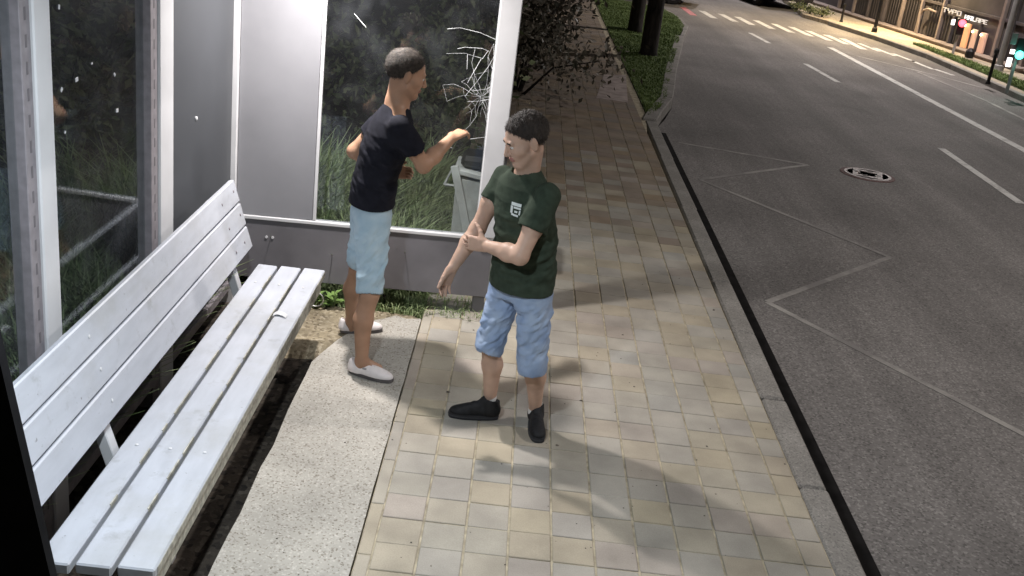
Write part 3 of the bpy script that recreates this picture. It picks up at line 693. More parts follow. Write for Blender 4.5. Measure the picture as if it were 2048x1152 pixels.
def sdf_mesh(add, h, cuts=(), subs=(), noise=None, lo=None, hi=None):
    bb = [prim_bbox(p) for p in add]
    L0 = np.min([b_[0] for b_ in bb], 0) - 4 * h; H0 = np.max([b_[1] for b_ in bb], 0) + 4 * h
    N = np.ceil((H0 - L0) / h).astype(int) + 1
    ax = [(L0[i] + h * np.arange(N[i])).astype(np.float32) for i in range(3)]
    D = np.full(N, 0.2, np.float32)
    def sl(lo_, hi_):
        i0 = np.maximum(((lo_ - L0) / h).astype(int), 0); i1 = np.minimum(((hi_ - L0) / h).astype(int) + 2, N)
        return tuple(slice(i0[i], i1[i]) for i in range(3)), [ax[i][i0[i]:i1[i]] for i in range(3)]
    for p, (l, u) in zip(add, bb):
        k = p[5] if p[0] == 'c' else (p[4] if p[0] == 'e' else p[7]); mg = max(k, 0.004) + 3 * h
        s_, (x, y, z) = sl(l - mg, u + mg)
        d = prim_eval(p, x[:, None, None], y[None, :, None], z[None, None, :]).astype(np.float32)
        o = D[s_]
        if k > 0:
            t = np.maximum(k - np.abs(o - d), 0) / k; D[s_] = np.minimum(o, d) - t * t * k * 0.25
        else: D[s_] = np.minimum(o, d)
    if noise is not None:
        idx = np.argwhere(np.abs(D) < 0.03)
        Pn = L0 + h * idx
        D[idx[:, 0], idx[:, 1], idx[:, 2]] += noise(Pn).astype(np.float32)
    for p in subs:
        l, u = prim_bbox(p); s_, (x, y, z) = sl(l - 3 * h, u + 3 * h)
        if min(len(x), len(y), len(z)) == 0: continue
        d = prim_eval(p, x[:, None, None], y[None, :, None], z[None, None, :]).astype(np.float32)
        D[s_] = np.maximum(D[s_], -d)
    for (pt, n_) in cuts:
        n_ = np.array(n_, float); n_ = n_ / np.linalg.norm(n_)
        pl = (ax[0][:, None, None] - pt[0]) * n_[0] + (ax[1][None, :, None] - pt[1]) * n_[1] + (ax[2][None, None, :] - pt[2]) * n_[2]
        D = np.maximum(D, pl.astype(np.float32))
    # local cuts: (point, normal, radius)
    S = D < 0
    c = np.zeros(N - 1, np.int8)
    for i in (0, 1):
        for j in (0, 1):
            for k in (0, 1): c += S[i:N[0] - 1 + i, j:N[1] - 1 + j, k:N[2] - 1 + k]
    I = np.argwhere((c > 0) & (c < 8)); vid = np.full(N - 1, -1, np.int32); vid[I[:, 0], I[:, 1], I[:, 2]] = np.arange(len(I))
    acc = np.zeros((len(I), 3)); cntv = np.zeros(len(I))
    corners = [(i, j, k) for i in (0, 1) for j in (0, 1) for k in (0, 1)]
    val = {cn: D[I[:, 0] + cn[0], I[:, 1] + cn[1], I[:, 2] + cn[2]] for cn in corners}
    for ca in corners:
        for axn in range(3):
            if ca[axn] == 0:
                cb = list(ca); cb[axn] = 1; cb = tuple(cb); va, vb = val[ca], val[cb]; m = (va < 0) != (vb < 0)
                t = va[m] / (va[m] - vb[m]); pos = np.tile(np.array(ca, float), (m.sum(), 1)); pos[:, axn] = t
                acc[m] += pos; cntv[m] += 1
    V = L0 + h * (I + acc / cntv[:, None])
    Fs = []
    for axn in range(3):
        o1, o2 = (axn + 1) % 3, (axn + 2) % 3
        sa = [slice(None)] * 3; sb = [slice(None)] * 3; sa[axn] = slice(0, -1); sb[axn] = slice(1, None)
        E = np.argwhere(S[tuple(sa)] != S[tuple(sb)])
        E = E[(E[:, o1] > 0) & (E[:, o2] > 0) & (E[:, o1] < N[o1] - 1) & (E[:, o2] < N[o2] - 1)]
        e1 = np.zeros(3, int); e1[o1] = 1; e2 = np.zeros(3, int); e2[o2] = 1
        q = [E - e1 - e2, E - e2, E, E - e1]
        ids = np.stack([vid[p_[:, 0], p_[:, 1], p_[:, 2]] for p_ in q], -1)
        inside = S[E[:, 0], E[:, 1], E[:, 2]]
        ids[~inside] = ids[~inside][:, ::-1]
        Fs.append(ids[(ids >= 0).all(1)])
    return V, np.concatenate(Fs)

def unit(v): v = np.array(v, float); return v / np.linalg.norm(v)

def hand_prims(w, d, n, s, curls, thumb_dir, size=1.0, spread=0.0):
    """w wrist, d fingers' direction, n palm normal (fingers curl towards it), s thumb side"""
    w = np.array(w, float); d = unit(d); s = unit(np.array(s) - np.dot(s, d) * d); n = unit(np.array(n) - np.dot(n, d) * d - np.dot(n, s) * s)
    P = []
    pe = w + d * 0.088 * size
    for o in (0.027, 0.009, -0.009, -0.026):
        P.append(cone(w + s * o * 0.6 + d * 0.008, pe + s * o * size, 0.019 * size, 0.0145 * size, 0.012, n, 0.8))
    lens = (0.070, 0.078, 0.072, 0.056)
    for i, o in enumerate((0.029, 0.0098, -0.0098, -0.028)):
        p = pe + s * o * size; a = 0.0; fd = unit(d + s * spread * (1.5 - i))
        for j, (fr, r0, r1) in enumerate(((0.45, 0.0098, 0.009), (0.31, 0.009, 0.0082), (0.24, 0.0082, 0.0068))):
            a += curls[i] * (0.8 if j == 0 else 1.0)
            q = p + (fd * math.cos(a) + n * math.sin(a)) * lens[i] * fr * size
            P.append(cone(p, q, r0 * size * 0.93, r1 * size * 0.93, 0.0025)); p = q
    t0 = w + d * 0.022 + s * 0.024; td = unit(thumb_dir[0] * d + thumb_dir[1] * s + thumb_dir[2] * n)
    t1 = t0 + td * 0.045; td2 = unit(td + 0.35 * d + 0.15 * n); t2 = t1 + td2 * 0.032; t3 = t2 + unit(td2 + 0.3 * d) * 0.026
    P += [cone(t0, t1, 0.018, 0.0125, 0.012), cone(t1, t2, 0.0118, 0.0105, 0.005), cone(t2, t3, 0.0105, 0.0085, 0.004)]
    return P

def head_frame(f, tilt_down, tilt_side=0.0):
    f = unit([f[0], f[1], 0]); u = np.array([0, 0, 1.0]); l = np.cross(u, f)
    f2 = f * math.cos(tilt_down) - u * math.sin(tilt_down); u2 = np.cross(f2, l)
    l2 = l * math.cos(tilt_side) + u2 * math.sin(tilt_side); u3 = np.cross(f2, l2)
    return np.array([f2, l2, unit(u3)])

def head_prims(c, R, s=1.05):
    c = np.array(c, float)
    def w(x, y, z): return c + s * (R[0] * x + R[1] * y + R[2] * z)
    P = [elli(w(-0.012, 0, 0.034), R, np.array([0.098, 0.077, 0.086]) * s, 0.0),
         elli(w(0.03, 0, -0.035), R, np.array([0.062, 0.060, 0.082]) * s, 0.03),
         cone(w(0.068, 0, -0.098), w(0.062, 0, -0.098), 0.024 * s, 0.024 * s, 0.02),
         cone(w(0.012, 0.052, -0.055), w(0.058, 0.018, -0.100), 0.019 * s, 0.019 * s, 0.015),
         cone(w(0.012, -0.052, -0.055), w(0.058, -0.018, -0.100), 0.019 * s, 0.019 * s, 0.015),
         cone(w(0.080, -0.036, 0.024), w(0.080, 0.036, 0.024), 0.0125 * s, 0.0125 * s, 0.012),
         cone(w(0.058, 0.040, -0.022), w(0.04, 0.050, -0.022), 0.020 * s, 0.018 * s, 0.03), cone(w(0.058, -0.040, -0.022), w(0.04, -0.050, -0.022), 0.020 * s, 0.018 * s, 0.03),
         cone(w(0.088, 0, 0.012), w(0.108, 0, -0.030), 0.0085 * s, 0.0125 * s, 0.008),
         cone(w(0.098, 0.010, -0.034), w(0.098, -0.010, -0.034), 0.0095 * s, 0.0095 * s, 0.005),
         elli(w(0.0885, 0, -0.058), R, np.array([0.011, 0.024, 0.0055]) * s, 0.006), elli(w(0.087, 0, -0.069), R, np.array([0.011, 0.021, 0.006]) * s, 0.006)]
    for sg in (1, -1):
        P.append(elli(w(-0.012, sg * 0.080, -0.004), R, np.array([0.019, 0.008, 0.033]) * s, 0.006))
        P.append(elli(w(-0.010, sg * 0.079, -0.030), R, np.array([0.010, 0.007, 0.010]) * s, 0.005))
    subs = [elli(w(0.102, sg * 0.031, 0.004), R, np.array([0.020, 0.015, 0.0085]) * s) for sg in (1, -1)]
    return P, subs, w

def fin(name, VF, mat, parent, root, smooth=True):
    V, F = VF; return mesh_np(name, V - np.array(root), F, mat, parent, smooth)

def cloth_mat(name, col, col2=None, scale=25, bump=0.25, weave=350, rough=0.9):
    m = mat_basic(name, col, rough, var=0.14, scale=scale, bump=bump, bscale=weave, col2=col2, spec=0.15); return m
def skin_mat(name, col):
    m = mat_basic(name, col, 0.5, var=0.10, scale=9, bump=0.06, bscale=220, spec=0.35)
    B = m.node_tree.nodes['Principled BSDF']; B.inputs['Subsurface Weight'].default_value = 0.08; B.inputs['Subsurface Radius'].default_value = (0.01, 0.004, 0.002); B.inputs['Subsurface Scale'].default_value = 0.5
    return m

def shoe(root, parent, heel, toe_dir, kind, mats, name='shoe', pitch=0.0):
    """heel: ground point under the heel's back; toe_dir: plan direction"""
    a = math.atan2(toe_dir[1], toe_dir[0])
    I3 = np.eye(3)
    if kind == 'sneaker':
        add = [elli((0.222, 0.0, 0.034), I3, (0.074, 0.045, 0.034), 0.0), elli((0.135, 0.002, 0.050), I3, (0.10, 0.039, 0.046), 0.025), cone((0.16, 0, 0.06), (0.09, 0, 0.105), 0.022, 0.026, 0.02), elli((0.045, 0, 0.055), I3, (0.052, 0.037, 0.060), 0.03),
               cone((0.062, 0, 0.065), (0.058, 0, 0.118), 0.044, 0.041, 0.03), cone((0.018, 0, 0.10), (0.010, 0, 0.132), 0.012, 0.009, 0.012)]
        subs = [cone((0.062, 0, 0.09), (0.060, 0, 0.17), 0.033, 0.037)]
        cuts = [((0, 0, 0.024), (0, 0, -1)), ((0.06, 0, 0.128), (-0.25, 0, 1))]
        noise = lambda Pn: 0.0022 * np.sin(Pn[:, 0] * 150) * (np.abs(Pn[:, 1]) < 0.022) * (Pn[:, 0] > 0.1) * (Pn[:, 0] < 0.19)
        sw, sl_, sh_ = 0.05, 0.30, 0.028
    else:
        add = [elli((0.205, 0.0, 0.026), I3, (0.088, 0.047, 0.034), 0.0), elli((0.12, 0.0, 0.034), I3, (0.115, 0.040, 0.044), 0.03), elli((0.045, 0, 0.035), I3, (0.052, 0.037, 0.048), 0.03), cone((0.028, 0, 0.04), (0.022, 0, 0.075), 0.030, 0.026, 0.02)]
        subs = [elli((0.072, 0, 0.088), I3, (0.062, 0.030, 0.052)), elli((0.142, 0, 0.078), I3, (0.035, 0.005, 0.022))]
        cuts = [((0, 0, 0.016), (0, 0, -1))]
        noise = None; sw, sl_, sh_ = 0.049, 0.296, 0.02
    V, F = sdf_mesh(add, 0.0042, cuts, subs, noise)
    # widen the ball of the foot a little
    Rz = Matrix.Rotation(a, 4, 'Z'); loc = Vector((heel[0], heel[1], heel[2])) - Vector(root)
    o = mesh_np(name, V, F, mats[0], parent, True); o.location = loc; o.rotation_euler = (0, 0, a)
    n = 28; prof = []
    for k in range(n):
        t = 2 * math.pi * k / n; x = 0.148 - 0.148 * math.cos(t); w = (0.036 + 0.014 * min(1, x / 0.2)) * (abs(math.sin(t)) ** 0.6) * math.copysign(1, math.sin(t))
        prof.append((x * sl_ / 0.296, w))
    b = MB(); b.prism(prof, 0.0, sh_); s_ = b.build('sole', mats[1], o)
    if kind == 'sneaker':
        b = MB(); b.prism([(x * 1.015 - 0.002, y * 1.05) for x, y in prof], sh_ * 0.45, sh_ * 0.62); b.build('sole_line', mats[2], o)
        for k in range(5):
            x = 0.105 + k * 0.017; zt = 0.105 - k * 0.0065
            b = MB(); b.tube([(x, -0.024, zt - 0.012), (x + 0.004, 0, zt + 0.0005), (x + 0.008, 0.024, zt - 0.012)], 0.0028, 6); b.build('lace', mats[2], o)
    else:
        for sg in (1, -1):
            b = MB(); b.box((0.098, sg * 0.030 - 0.006, 0.045), (0.128, sg * 0.030 + 0.006, 0.066), 0.004, Matrix.Rotation(sg * -0.5, 3, 'X')); b.build('elastic_gore', mats[2], o)
    o.scale = (0.93, 0.95, 0.95)
    return o

# ------------------------------------------------------------------ person in the green shirt
gr_root = np.array([0.17, 5.14, 0.0])
gp_ = empty('person', gr_root, 'person in dark green t-shirt, blue denim shorts and black sneakers holding own arm', 'person')
SK1 = skin_mat('skin_fair', (0.56, 0.37, 0.28))
fwd = unit([-0.70, -0.714, 0]); lft = np.array([-fwd[1], fwd[0], 0])
c_hip = np.array([0.145, 5.145]); 
Lsh = np.array([0.205, 4.995, 1.345]); Rsh = np.array([-0.022, 5.262, 1.345])
Lel = np.array([0.105, 4.885, 1.055]); Lwr = np.array([-0.068, 5.045, 1.035])
Rel = np.array([-0.125, 5.205, 1.065]); Rwr = np.array([-0.228, 5.105, 0.875])
HC = np.array([0.062, 5.105, 1.585]); HR = head_frame(unit([-0.92, -0.40, 0]), math.radians(24))
hp, hs, hw = head_prims(HC, HR)
body = list(hp)
nb = np.array([0.092, 5.155, 1.385])
body += [cone(HC + HR[0] * -0.022 - HR[2] * 0.06, nb, 0.058, 0.064, 0.03),
         cone(nb, [nb[0], nb[1], 1.28], 0.06, 0.07, 0.03), cone([0.09, 5.14, 1.28], [0.14, 5.145, 0.92], 0.09, 0.095, 0.05, fwd, 0.75),
         cone(Lsh - [0, 0, .015], nb - [0, 0, .06], 0.038, 0.045, 0.03), cone(Rsh - [0, 0, .015], nb - [0, 0, .06], 0.038, 0.045, 0.03),
         cone(Lsh, Lel + (Lsh - Lel) * .5, 0.049, 0.049, 0.03), cone(Lel + (Lsh - Lel) * .5, Lel, 0.048, 0.041, 0.03), cone(Lel, Lel + (Lwr - Lel) * .35, 0.042, 0.045, 0.025), cone(Lel + (Lwr - Lel) * .35, Lwr, 0.044, 0.029, 0.025),
         cone(Rsh, Rel + (Rsh - Rel) * .5, 0.048, 0.047, 0.03), cone(Rel + (Rsh - Rel) * .5, Rel, 0.047, 0.040, 0.03), cone(Rel, Rel + (Rwr - Rel) * .35, 0.041, 0.043, 0.025), cone(Rel + (Rwr - Rel) * .35, Rwr, 0.043, 0.028, 0.025)]
body += hand_prims(Lwr, [-0.90, 0.42, -0.10], [0.40, 0.9, -0.1], [0.05, 0, 1], (0.42, 0.36, 0.38, 0.44), (0.45, 0.8, 0.35), spread=0.08)
body += hand_prims(Rwr, [-0.30, -0.06, -0.95], lft, fwd, (0.34, 0.24, 0.22, 0.30), (0.75, 0.55, 0.25), spread=0.09)
RK, RA = np.array([0.012, 5.150, 0.455]), np.array([0.046, 5.180, 0.10]); LK, LA = np.array([0.240, 5.045, 0.445]), np.array([0.298, 5.150, 0.10])
for hpj, K, A_ in ((np.array([0.06, 5.215, 0.86]), RK, RA), (np.array([0.205, 5.085, 0.86]), LK, LA)):
    back = -fwd * 0.016
    body += [cone(hpj, K, 0.066, 0.052, 0.04), cone([0.14, 5.145, 0.92], hpj, 0.085, 0.066, 0.05), cone(K, K * .62 + A_ * .38 + back, 0.052, 0.053, 0.03), cone(K * .62 + A_ * .38 + back, A_, 0.053, 0.034, 0.03), cone(A_, A_ - [0, 0, .04], 0.034, 0.034, 0.01)]
bo_ = fin('body', sdf_mesh(body, 0.0035, subs=hs), SK1, gp_, gr_root)
# brows and lips take their own colour on the same skin surface
def face_colours(o, root, w, R, c, lip, brow):
    me = o.data; me.materials.append(lip); me.materials.append(brow)
    n = len(me.polygons); ctr = np.empty(n * 3); me.polygons.foreach_get('center', ctr); ctr = ctr.reshape(-1, 3) + root - c
    x, y, z = ctr @ R[0], ctr @ R[1], ctr @ R[2]
    mi = np.zeros(n, np.int32)
    mi[(x > 0.07) & (np.abs(y) < 0.024 - 0.0) & (z > -0.0745) & (z < -0.0535) & (x > 0.086)] = 1
    mi[(x > 0.06) & (np.abs(y) > 0.013) & (np.abs(y) < 0.048) & (np.abs(z - 0.026 + (np.abs(y) - .03) ** 2 * 8) < 0.0055)] = 2
    me.polygons.foreach_set('material_index', mi)
HAIR = mat_basic('dark_brown_hair', (0.035, 0.024, 0.018), 0.55, var=0.4, scale=60, bump=0.7, bscale=160, stretch=(1, 1, 0.3))
LIP = skin_mat('lip', (0.40, 0.19, 0.16))
face_colours(bo_, gr_root, hw, HR, HC, LIP, HAIR)
EYE_W = mat_basic('eye_white', (0.6, 0.58, 0.55), 0.2, var=0.02); EYE_D = mat_basic('iris', (0.05, 0.03, 0.02), 0.15)
def eyes(parent, root, w, R):
    for sg in (1, -1):
        V, F = sdf_mesh([elli(w(0.0775, sg * 0.031, 0.003), R, (0.0125, 0.0135, 0.0105))], 0.003); e = fin('eye', (V, F), EYE_W, parent, root)
        V, F = sdf_mesh([elli(w(0.0868, sg * 0.031, 0.001), R, (0.0042, 0.0052, 0.0052))], 0.002); fin('iris', (V, F), EYE_D, e, root)
eyes(bo_, gr_root, hw, HR)
def hair(parent, root, w, R, c, thick, mat, line=0.02, slope=0.7):
    pn = unit(slope * R[0] - R[2]); pt = w(0, 0, line)
    nz = lambda Pn: 0.003 * vnoise(Pn * 45) + 0.002 * vnoise(Pn * 130)
    V, F = sdf_mesh([elli(w(-0.022, 0, 0.040), R, np.array((0.098 + thick * .6, 0.0785 + thick * .35, 0.086 + thick * .6)) * 1.05), ], 0.0042, cuts=[(pt, pn)], noise=nz,
                    subs=[elli(w(-0.008, sg * 0.094, -0.016), R, (0.024, 0.022, 0.040)) for sg in (1, -1)])
    C = V[F].mean(1); Nn = np.cross(V[F[:, 1]] - V[F[:, 0]], V[F[:, 2]] - V[F[:, 0]]); Nn /= np.linalg.norm(Nn, axis=1, keepdims=True) + 1e-9
    side = Nn @ R[2]; rel = (C - c)
    keep = (Nn * (C - w(-0.02, 0, 0.02))).sum(1) > 0.02
    C, Nn = C[keep], Nn[keep]; pick = rng.integers(0, len(C), 7000); C, Nn = C[pick] + rng.normal(size=(7000, 3)) * 0.0015, Nn[pick]
    flow = -R[0] * 0.3 - R[2] * 0.9 + rng.normal(size=(7000, 3)) * 0.35; flow = flow - Nn * (flow * Nn).sum(1, keepdims=True) * 0.8
    L_ = rng.uniform(0.008, 0.016, (7000, 1)); d = flow * 0.8 + Nn * rng.uniform(0.15, 0.5, (7000, 1)); d /= np.linalg.norm(d, axis=1, keepdims=True)
    sd = np.cross(d, Nn); sd /= np.linalg.norm(sd, axis=1, keepdims=True) + 1e-9
    Q = np.stack([C - sd * .0009, C + sd * .0009, C + d * L_ + sd * .0003, C + d * L_ - sd * .0003], 1).reshape(-1, 3)
    F = np.concatenate([F, len(V) + np.arange(28000).reshape(-1, 4)]); V = np.concatenate([V, Q])
    return fin('hair', (V, F), mat, parent, root)
hair(bo_, gr_root, hw, HR, HC, 0.012, HAIR, 0.016, 0.85)

# t-shirt
GREEN = cloth_mat('green_cotton', (0.042, 0.058, 0.041), bump=0.2)
def folds(amp, sc, seed, dirv):
    dirv = unit(dirv)
    def f(Pn):
        t = Pn @ dirv
        Q = Pn * sc; Q = Q + dirv * (t * sc * 1.6)[:, None] + seed
        return amp * (vnoise(Q) * 1.5 + 0.8 * vnoise(Q * 2.3 + 7) + 0.22 * vnoise(Q * 4.9 + 2))
    return f
tors = loft([0.74, 0.90, 1.02, 1.15, 1.27, 1.345, 1.395, 1.43], [(0.135, 5.135), (0.138, 5.14), (0.13, 5.14), (0.115, 5.14), (0.098, 5.14), (0.092, 5.14), (0.09, 5.145), (0.088, 5.15)],
            [0.196, 0.190, 0.186, 0.186, 0.186, 0.166, 0.114, 0.072], [0.142, 0.140, 0.138, 0.134, 0.127, 0.108, 0.086, 0.070], lft, fwd)
def sleeve(shj, el, fr, r0, r1): e = shj + (el - shj) * fr; return cone(shj, e, r0, r1, 0.03), e, unit(el - shj)
sL, eL, dL = sleeve(Lsh, Lel, 0.52, 0.068, 0.075); sR, eR, dR = sleeve(Rsh, Rel, 0.46, 0.058, 0.062)
sub = [cone(eL - dL * 0.01, eL + dL * 0.12, 0.061, 0.066), cone(eL + dL * 0.072, eL + dL * 0.09, 0.09, 0.09), cone(eR - dR * 0.01, eR + dR * 0.12, 0.052, 0.056), cone(eR + dR * 0.062, eR + dR * 0.085, 0.09, 0.09),
       cone([0.085, 5.145, 1.40], [0.06, 5.12, 1.52], 0.062, 0.075), cone(Lel, Lwr, 0.05, 0.05)]
cl_noise = lambda Pn: folds(0.013, 8, 3.0, [0.3, 0.2, -0.8])(Pn) * np.clip((1.36 - Pn[:, 2]) / 0.2, 0.25, 1) * np.clip((Pn[:, 2] - 0.79) / 0.08, 0.25, 1)
VF = sdf_mesh([tors, sL, sR], 0.005, cuts=[((0.13, 5.14, 0.805), (0.06, 0.02, -1))], subs=sub, noise=cl_noise)
shirt = fin('t_shirt', VF, GREEN, gp_, gr_root)
bvh = BVHTree.FromPolygons([Vector(v) for v in VF[0]], [list(map(int, f)) for f in VF[1]])
# chest badge: white block over a rounded shield with green gaps
def decal(name, pts_uv, faces, origin, uax, vax, ray, mat, parent, root):
    V = []
    for (u, v) in pts_uv:
        o_ = Vector(origin) + Vector(uax) * u + Vector(vax) * v
        hit, nn, _, _ = bvh.ray_cast(o_ - Vector(ray) * 0.3, Vector(ray))
        if hit is None: hit, nn = o_, -Vector(ray)
        V.append(hit + (-Vector(ray)) * 0.0035)
    return mesh_np(name, np.array([tuple(v) for v in V]) - np.array(root), faces, mat, parent)
def quad_grid(u0, u1, v0, v1, n=5, m=4):
    us = np.linspace(u0, u1, n); vs = np.linspace(v0, v1, m); pts = [(u, v) for u in us for v in vs]
    return pts, [(i * m + j, (i + 1) * m + j, (i + 1) * m + j + 1, i * m + j + 1) for i in range(n - 1) for j in range(m - 1)]
lo_c = np.array([0.042, 4.97, 1.255])
ray = unit([0.35, 0.93, -0.05]); uax = unit([0.93, -0.35, 0.0]); vax = np.array([0, 0, 1.0])
WHT = mat_basic('white_print', (0.75, 0.8, 0.78), 0.8, var=0.05)
badge_pts, badge_f = [], []
for (u0, u1, v0, v1) in ((-0.028, 0.030, 0.018, 0.034), (-0.030, -0.016, -0.022, 0.016), (-0.012, 0.030, 0.004, 0.014), (-0.022, -0.008, -0.032, -0.022), (-0.006, 0.012, -0.016, -0.006), (-0.010, 0.020, -0.034, -0.024), (0.020, 0.029, -0.022, 0.000)):
    p_, f_ = quad_grid(u0, u1, v0, v1); k = len(badge_pts); badge_pts += p_; badge_f += [tuple(a + k for a in q) for q in f_]
decal('chest_badge', badge_pts, badge_f, lo_c, uax, vax, ray, WHT, shirt, gr_root)

# shorts
DEN1 = cloth_mat('blue_denim', (0.24, 0.33, 0.52), scale=10, bump=0.25, col2=(0.40, 0.49, 0.64))
pel = loft([0.74, 0.80, 0.88, 0.93], [(0.14, 5.145)] * 4, [0.158, 0.170, 0.165, 0.155], [0.112, 0.122, 0.118, 0.108], lft, fwd)
def short_leg(hpj, K, hem_z, r0, r1):
    d = unit(K - hpj); t = (hem_z - hpj[2]) / (K[2] - hpj[2]); e = hpj + (K - hpj) * t
    return [cone(hpj, e, r0, r1, 0.035)], [cone(e - d * 0.004, e + d * 0.15, r1 - 0.013, r1), cone(e + d * (r1 + 0.005), e + d * (r1 + .02), r1 * 1.12, r1 * 1.12)], e, d
a1, s1, e1, d1 = short_leg(np.array([0.062, 5.215, 0.80]), RK + [0, 0, 0], 0.43, 0.092, 0.076)
a2, s2, e2, d2 = short_leg(np.array([0.208, 5.075, 0.80]), LK + [0, 0, 0], 0.39, 0.094, 0.078)
nzs = lambda Pn: folds(0.016, 12, 9.0, [0.5, 0.3, -0.6])(Pn) * np.clip((0.79 - Pn[:, 2]) / 0.1, 0.05, 1) * np.clip((Pn[:, 2] - 0.36) / 0.12, 0.1, 1)
shorts_g = fin('shorts', sdf_mesh([pel] + a1 + a2, 0.005, subs=s1 + s2, noise=nzs), DEN1, gp_, gr_root)
BLK = mat_basic('black_knit', (0.012, 0.012, 0.014), 0.7, var=0.3, scale=40, bump=0.3, bscale=250); LACE = mat_basic('grey_lace', (0.06, 0.06, 0.065), 0.8)
SOLE = mat_basic('dark_rubber', (0.03, 0.03, 0.034), 0.6)
shoe(gr_root, gp_, (0.105, 5.165, 0.002), (-0.985, -0.10), 'sneaker', (BLK, SOLE, LACE))
shoe(gr_root, gp_, (0.300, 5.215, 0.002), (0.10, -0.99), 'sneaker', (BLK, SOLE, LACE))
SOCK = mat_basic('white_sock', (0.7, 0.68, 0.66), 0.9)
for A_ in (RA, LA):
    fin('sock', sdf_mesh([cone(A_ - [0, 0, .03], A_ + [0, 0, 0.028], 0.037, 0.0365, 0.0)], 0.004), SOCK, gp_, gr_root)

# ------------------------------------------------------------------ person in the dark shirt
nv_root = np.array([-0.76, 5.78, 0.0])
np_ = empty('person', nv_root, 'person in black t-shirt, pale shorts and white slip-on shoes touching the cracked glass', 'person')
SK2 = skin_mat('skin_tan', (0.44, 0.255, 0.165))
fw2 = unit([0.96, 0.28, 0]); lf2 = np.array([-fw2[1], fw2[0], 0])
R2s = np.array([-0.615, 5.63, 1.455]); L2s = np.array([-0.705, 5.97, 1.455])
R2e = np.array([-0.475, 5.70, 1.235]); R2w = np.array([-0.345, 5.90, 1.365])
L2e = np.array([-0.905, 5.97, 1.20]); L2w = np.array([-0.70, 6.03, 1.08])
H2 = np.array([-0.618, 5.80, 1.712]); H2R = head_frame(unit([0.93, 0.30, 0]), math.radians(14))
hp2, hs2, hw2 = head_prims(H2, H2R)
nb2 = np.array([-0.662, 5.80, 1.50])
b2 = list(hp2) + [cone(nb2 + [0.0, 0.0, 0.05], R2s + (nb2 - R2s) * .35 - [0, 0, .01], 0.05, 0.045, 0.03), cone(nb2 + [0.0, 0.0, 0.05], L2s + (nb2 - L2s) * .35 - [0, 0, .01], 0.05, 0.045, 0.03), cone(H2 - H2R[0] * 0.022 - H2R[2] * 0.06, nb2, 0.060, 0.068, 0.03), cone(nb2, [nb2[0], nb2[1], 1.40], 0.06, 0.07, 0.03), cone([-0.70, 5.80, 1.40], [-0.76, 5.80, 0.95], 0.088, 0.092, 0.05, fw2, 0.75),
     cone(R2s - [0, 0, .015], nb2 - [0, 0, .06], 0.038, 0.045, 0.03), cone(L2s - [0, 0, .015], nb2 - [0, 0, .06], 0.038, 0.045, 0.03)]
for (s_, e_, w_) in ((R2s, R2e, R2w), (L2s, L2e, L2w)):
    b2 += [cone(s_, e_ + (s_ - e_) * .5, 0.048, 0.048, 0.03), cone(e_ + (s_ - e_) * .5, e_, 0.047, 0.040, 0.03), cone(e_, e_ + (w_ - e_) * .35, 0.041, 0.044, 0.025), cone(e_ + (w_ - e_) * .35, w_, 0.043, 0.028, 0.025)]
b2 += hand_prims(R2w, R2w - R2e + np.array([0.02, 0, -0.06]), [-0.3, 0.2, -0.9], [-0.75, 0.5, 0.1], (0.55, 0.35, 0.45, 0.6), (0.6, 0.6, 0.4))
b2 += hand_prims(L2w, [0.85, 0.1, 0.1], [0.1, -0.9, 0], [0, 0, 1], (0.5, 0.5, 0.5, 0.5), (0.6, 0.5, 0.4))
K2R, A2R = np.array([-0.705, 5.56, 0.485]), np.array([-0.715, 5.505, 0.085]); K2L, A2L = np.array([-0.835, 5.98, 0.47]), np.array([-0.870, 6.07, 0.085])
J2R, J2L = np.array([-0.735, 5.70, 0.88]), np.array([-0.79, 5.89, 0.88])
for hpj, K, A_ in ((J2R, K2R, A2R), (J2L, K2L, A2L)):
    back = -fw2 * 0.02
    b2 += [cone(hpj, K, 0.066, 0.052, 0.04), cone([-0.76, 5.80, 0.95], hpj, 0.085, 0.066, 0.05), cone(K, K * .62 + A_ * .38 + back, 0.052, 0.054, 0.03), cone(K * .62 + A_ * .38 + back, A_, 0.054, 0.035, 0.03), cone(A_, A_ + fw2 * 0.10 - [0, 0, .045], 0.034, 0.026, 0.02), cone(A_, A_ - [0, 0, .045], 0.034, 0.028, 0.02)]
bo2 = fin('body', sdf_mesh(b2, 0.0035, subs=hs2), SK2, np_, nv_root)
face_colours(bo2, nv_root, hw2, H2R, H2, skin_mat('lip_tan', (0.33, 0.15, 0.12)), HAIR); eyes(bo2, nv_root, hw2, H2R)
HAIR2 = mat_basic('brown_hair', (0.055, 0.042, 0.032), 0.6, var=0.4, scale=60, bump=0.7, bscale=160)
hair(bo2, nv_root, hw2, H2R, H2, 0.010, HAIR2, 0.012, 0.95)
BLACKT = cloth_mat('black_cotton', (0.013, 0.0135, 0.02), bump=0.2)
tor2 = loft([0.85, 1.0, 1.12, 1.25, 1.38, 1.455, 1.505, 1.545], [(-0.765, 5.80), (-0.762, 5.80), (-0.75, 5.80), (-0.722, 5.80), (-0.69, 5.80), (-0.672, 5.80), (-0.665, 5.80), (-0.66, 5.80)],
            [0.190, 0.186, 0.184, 0.195, 0.200, 0.178, 0.115, 0.070], [0.136, 0.132, 0.127, 0.128, 0.128, 0.108, 0.085, 0.068], lf2, fw2)
sL, eL, dL = sleeve(L2s, L2e, 0.55, 0.066, 0.072); sR, eR, dR = sleeve(R2s, R2e, 0.55, 0.066, 0.072)
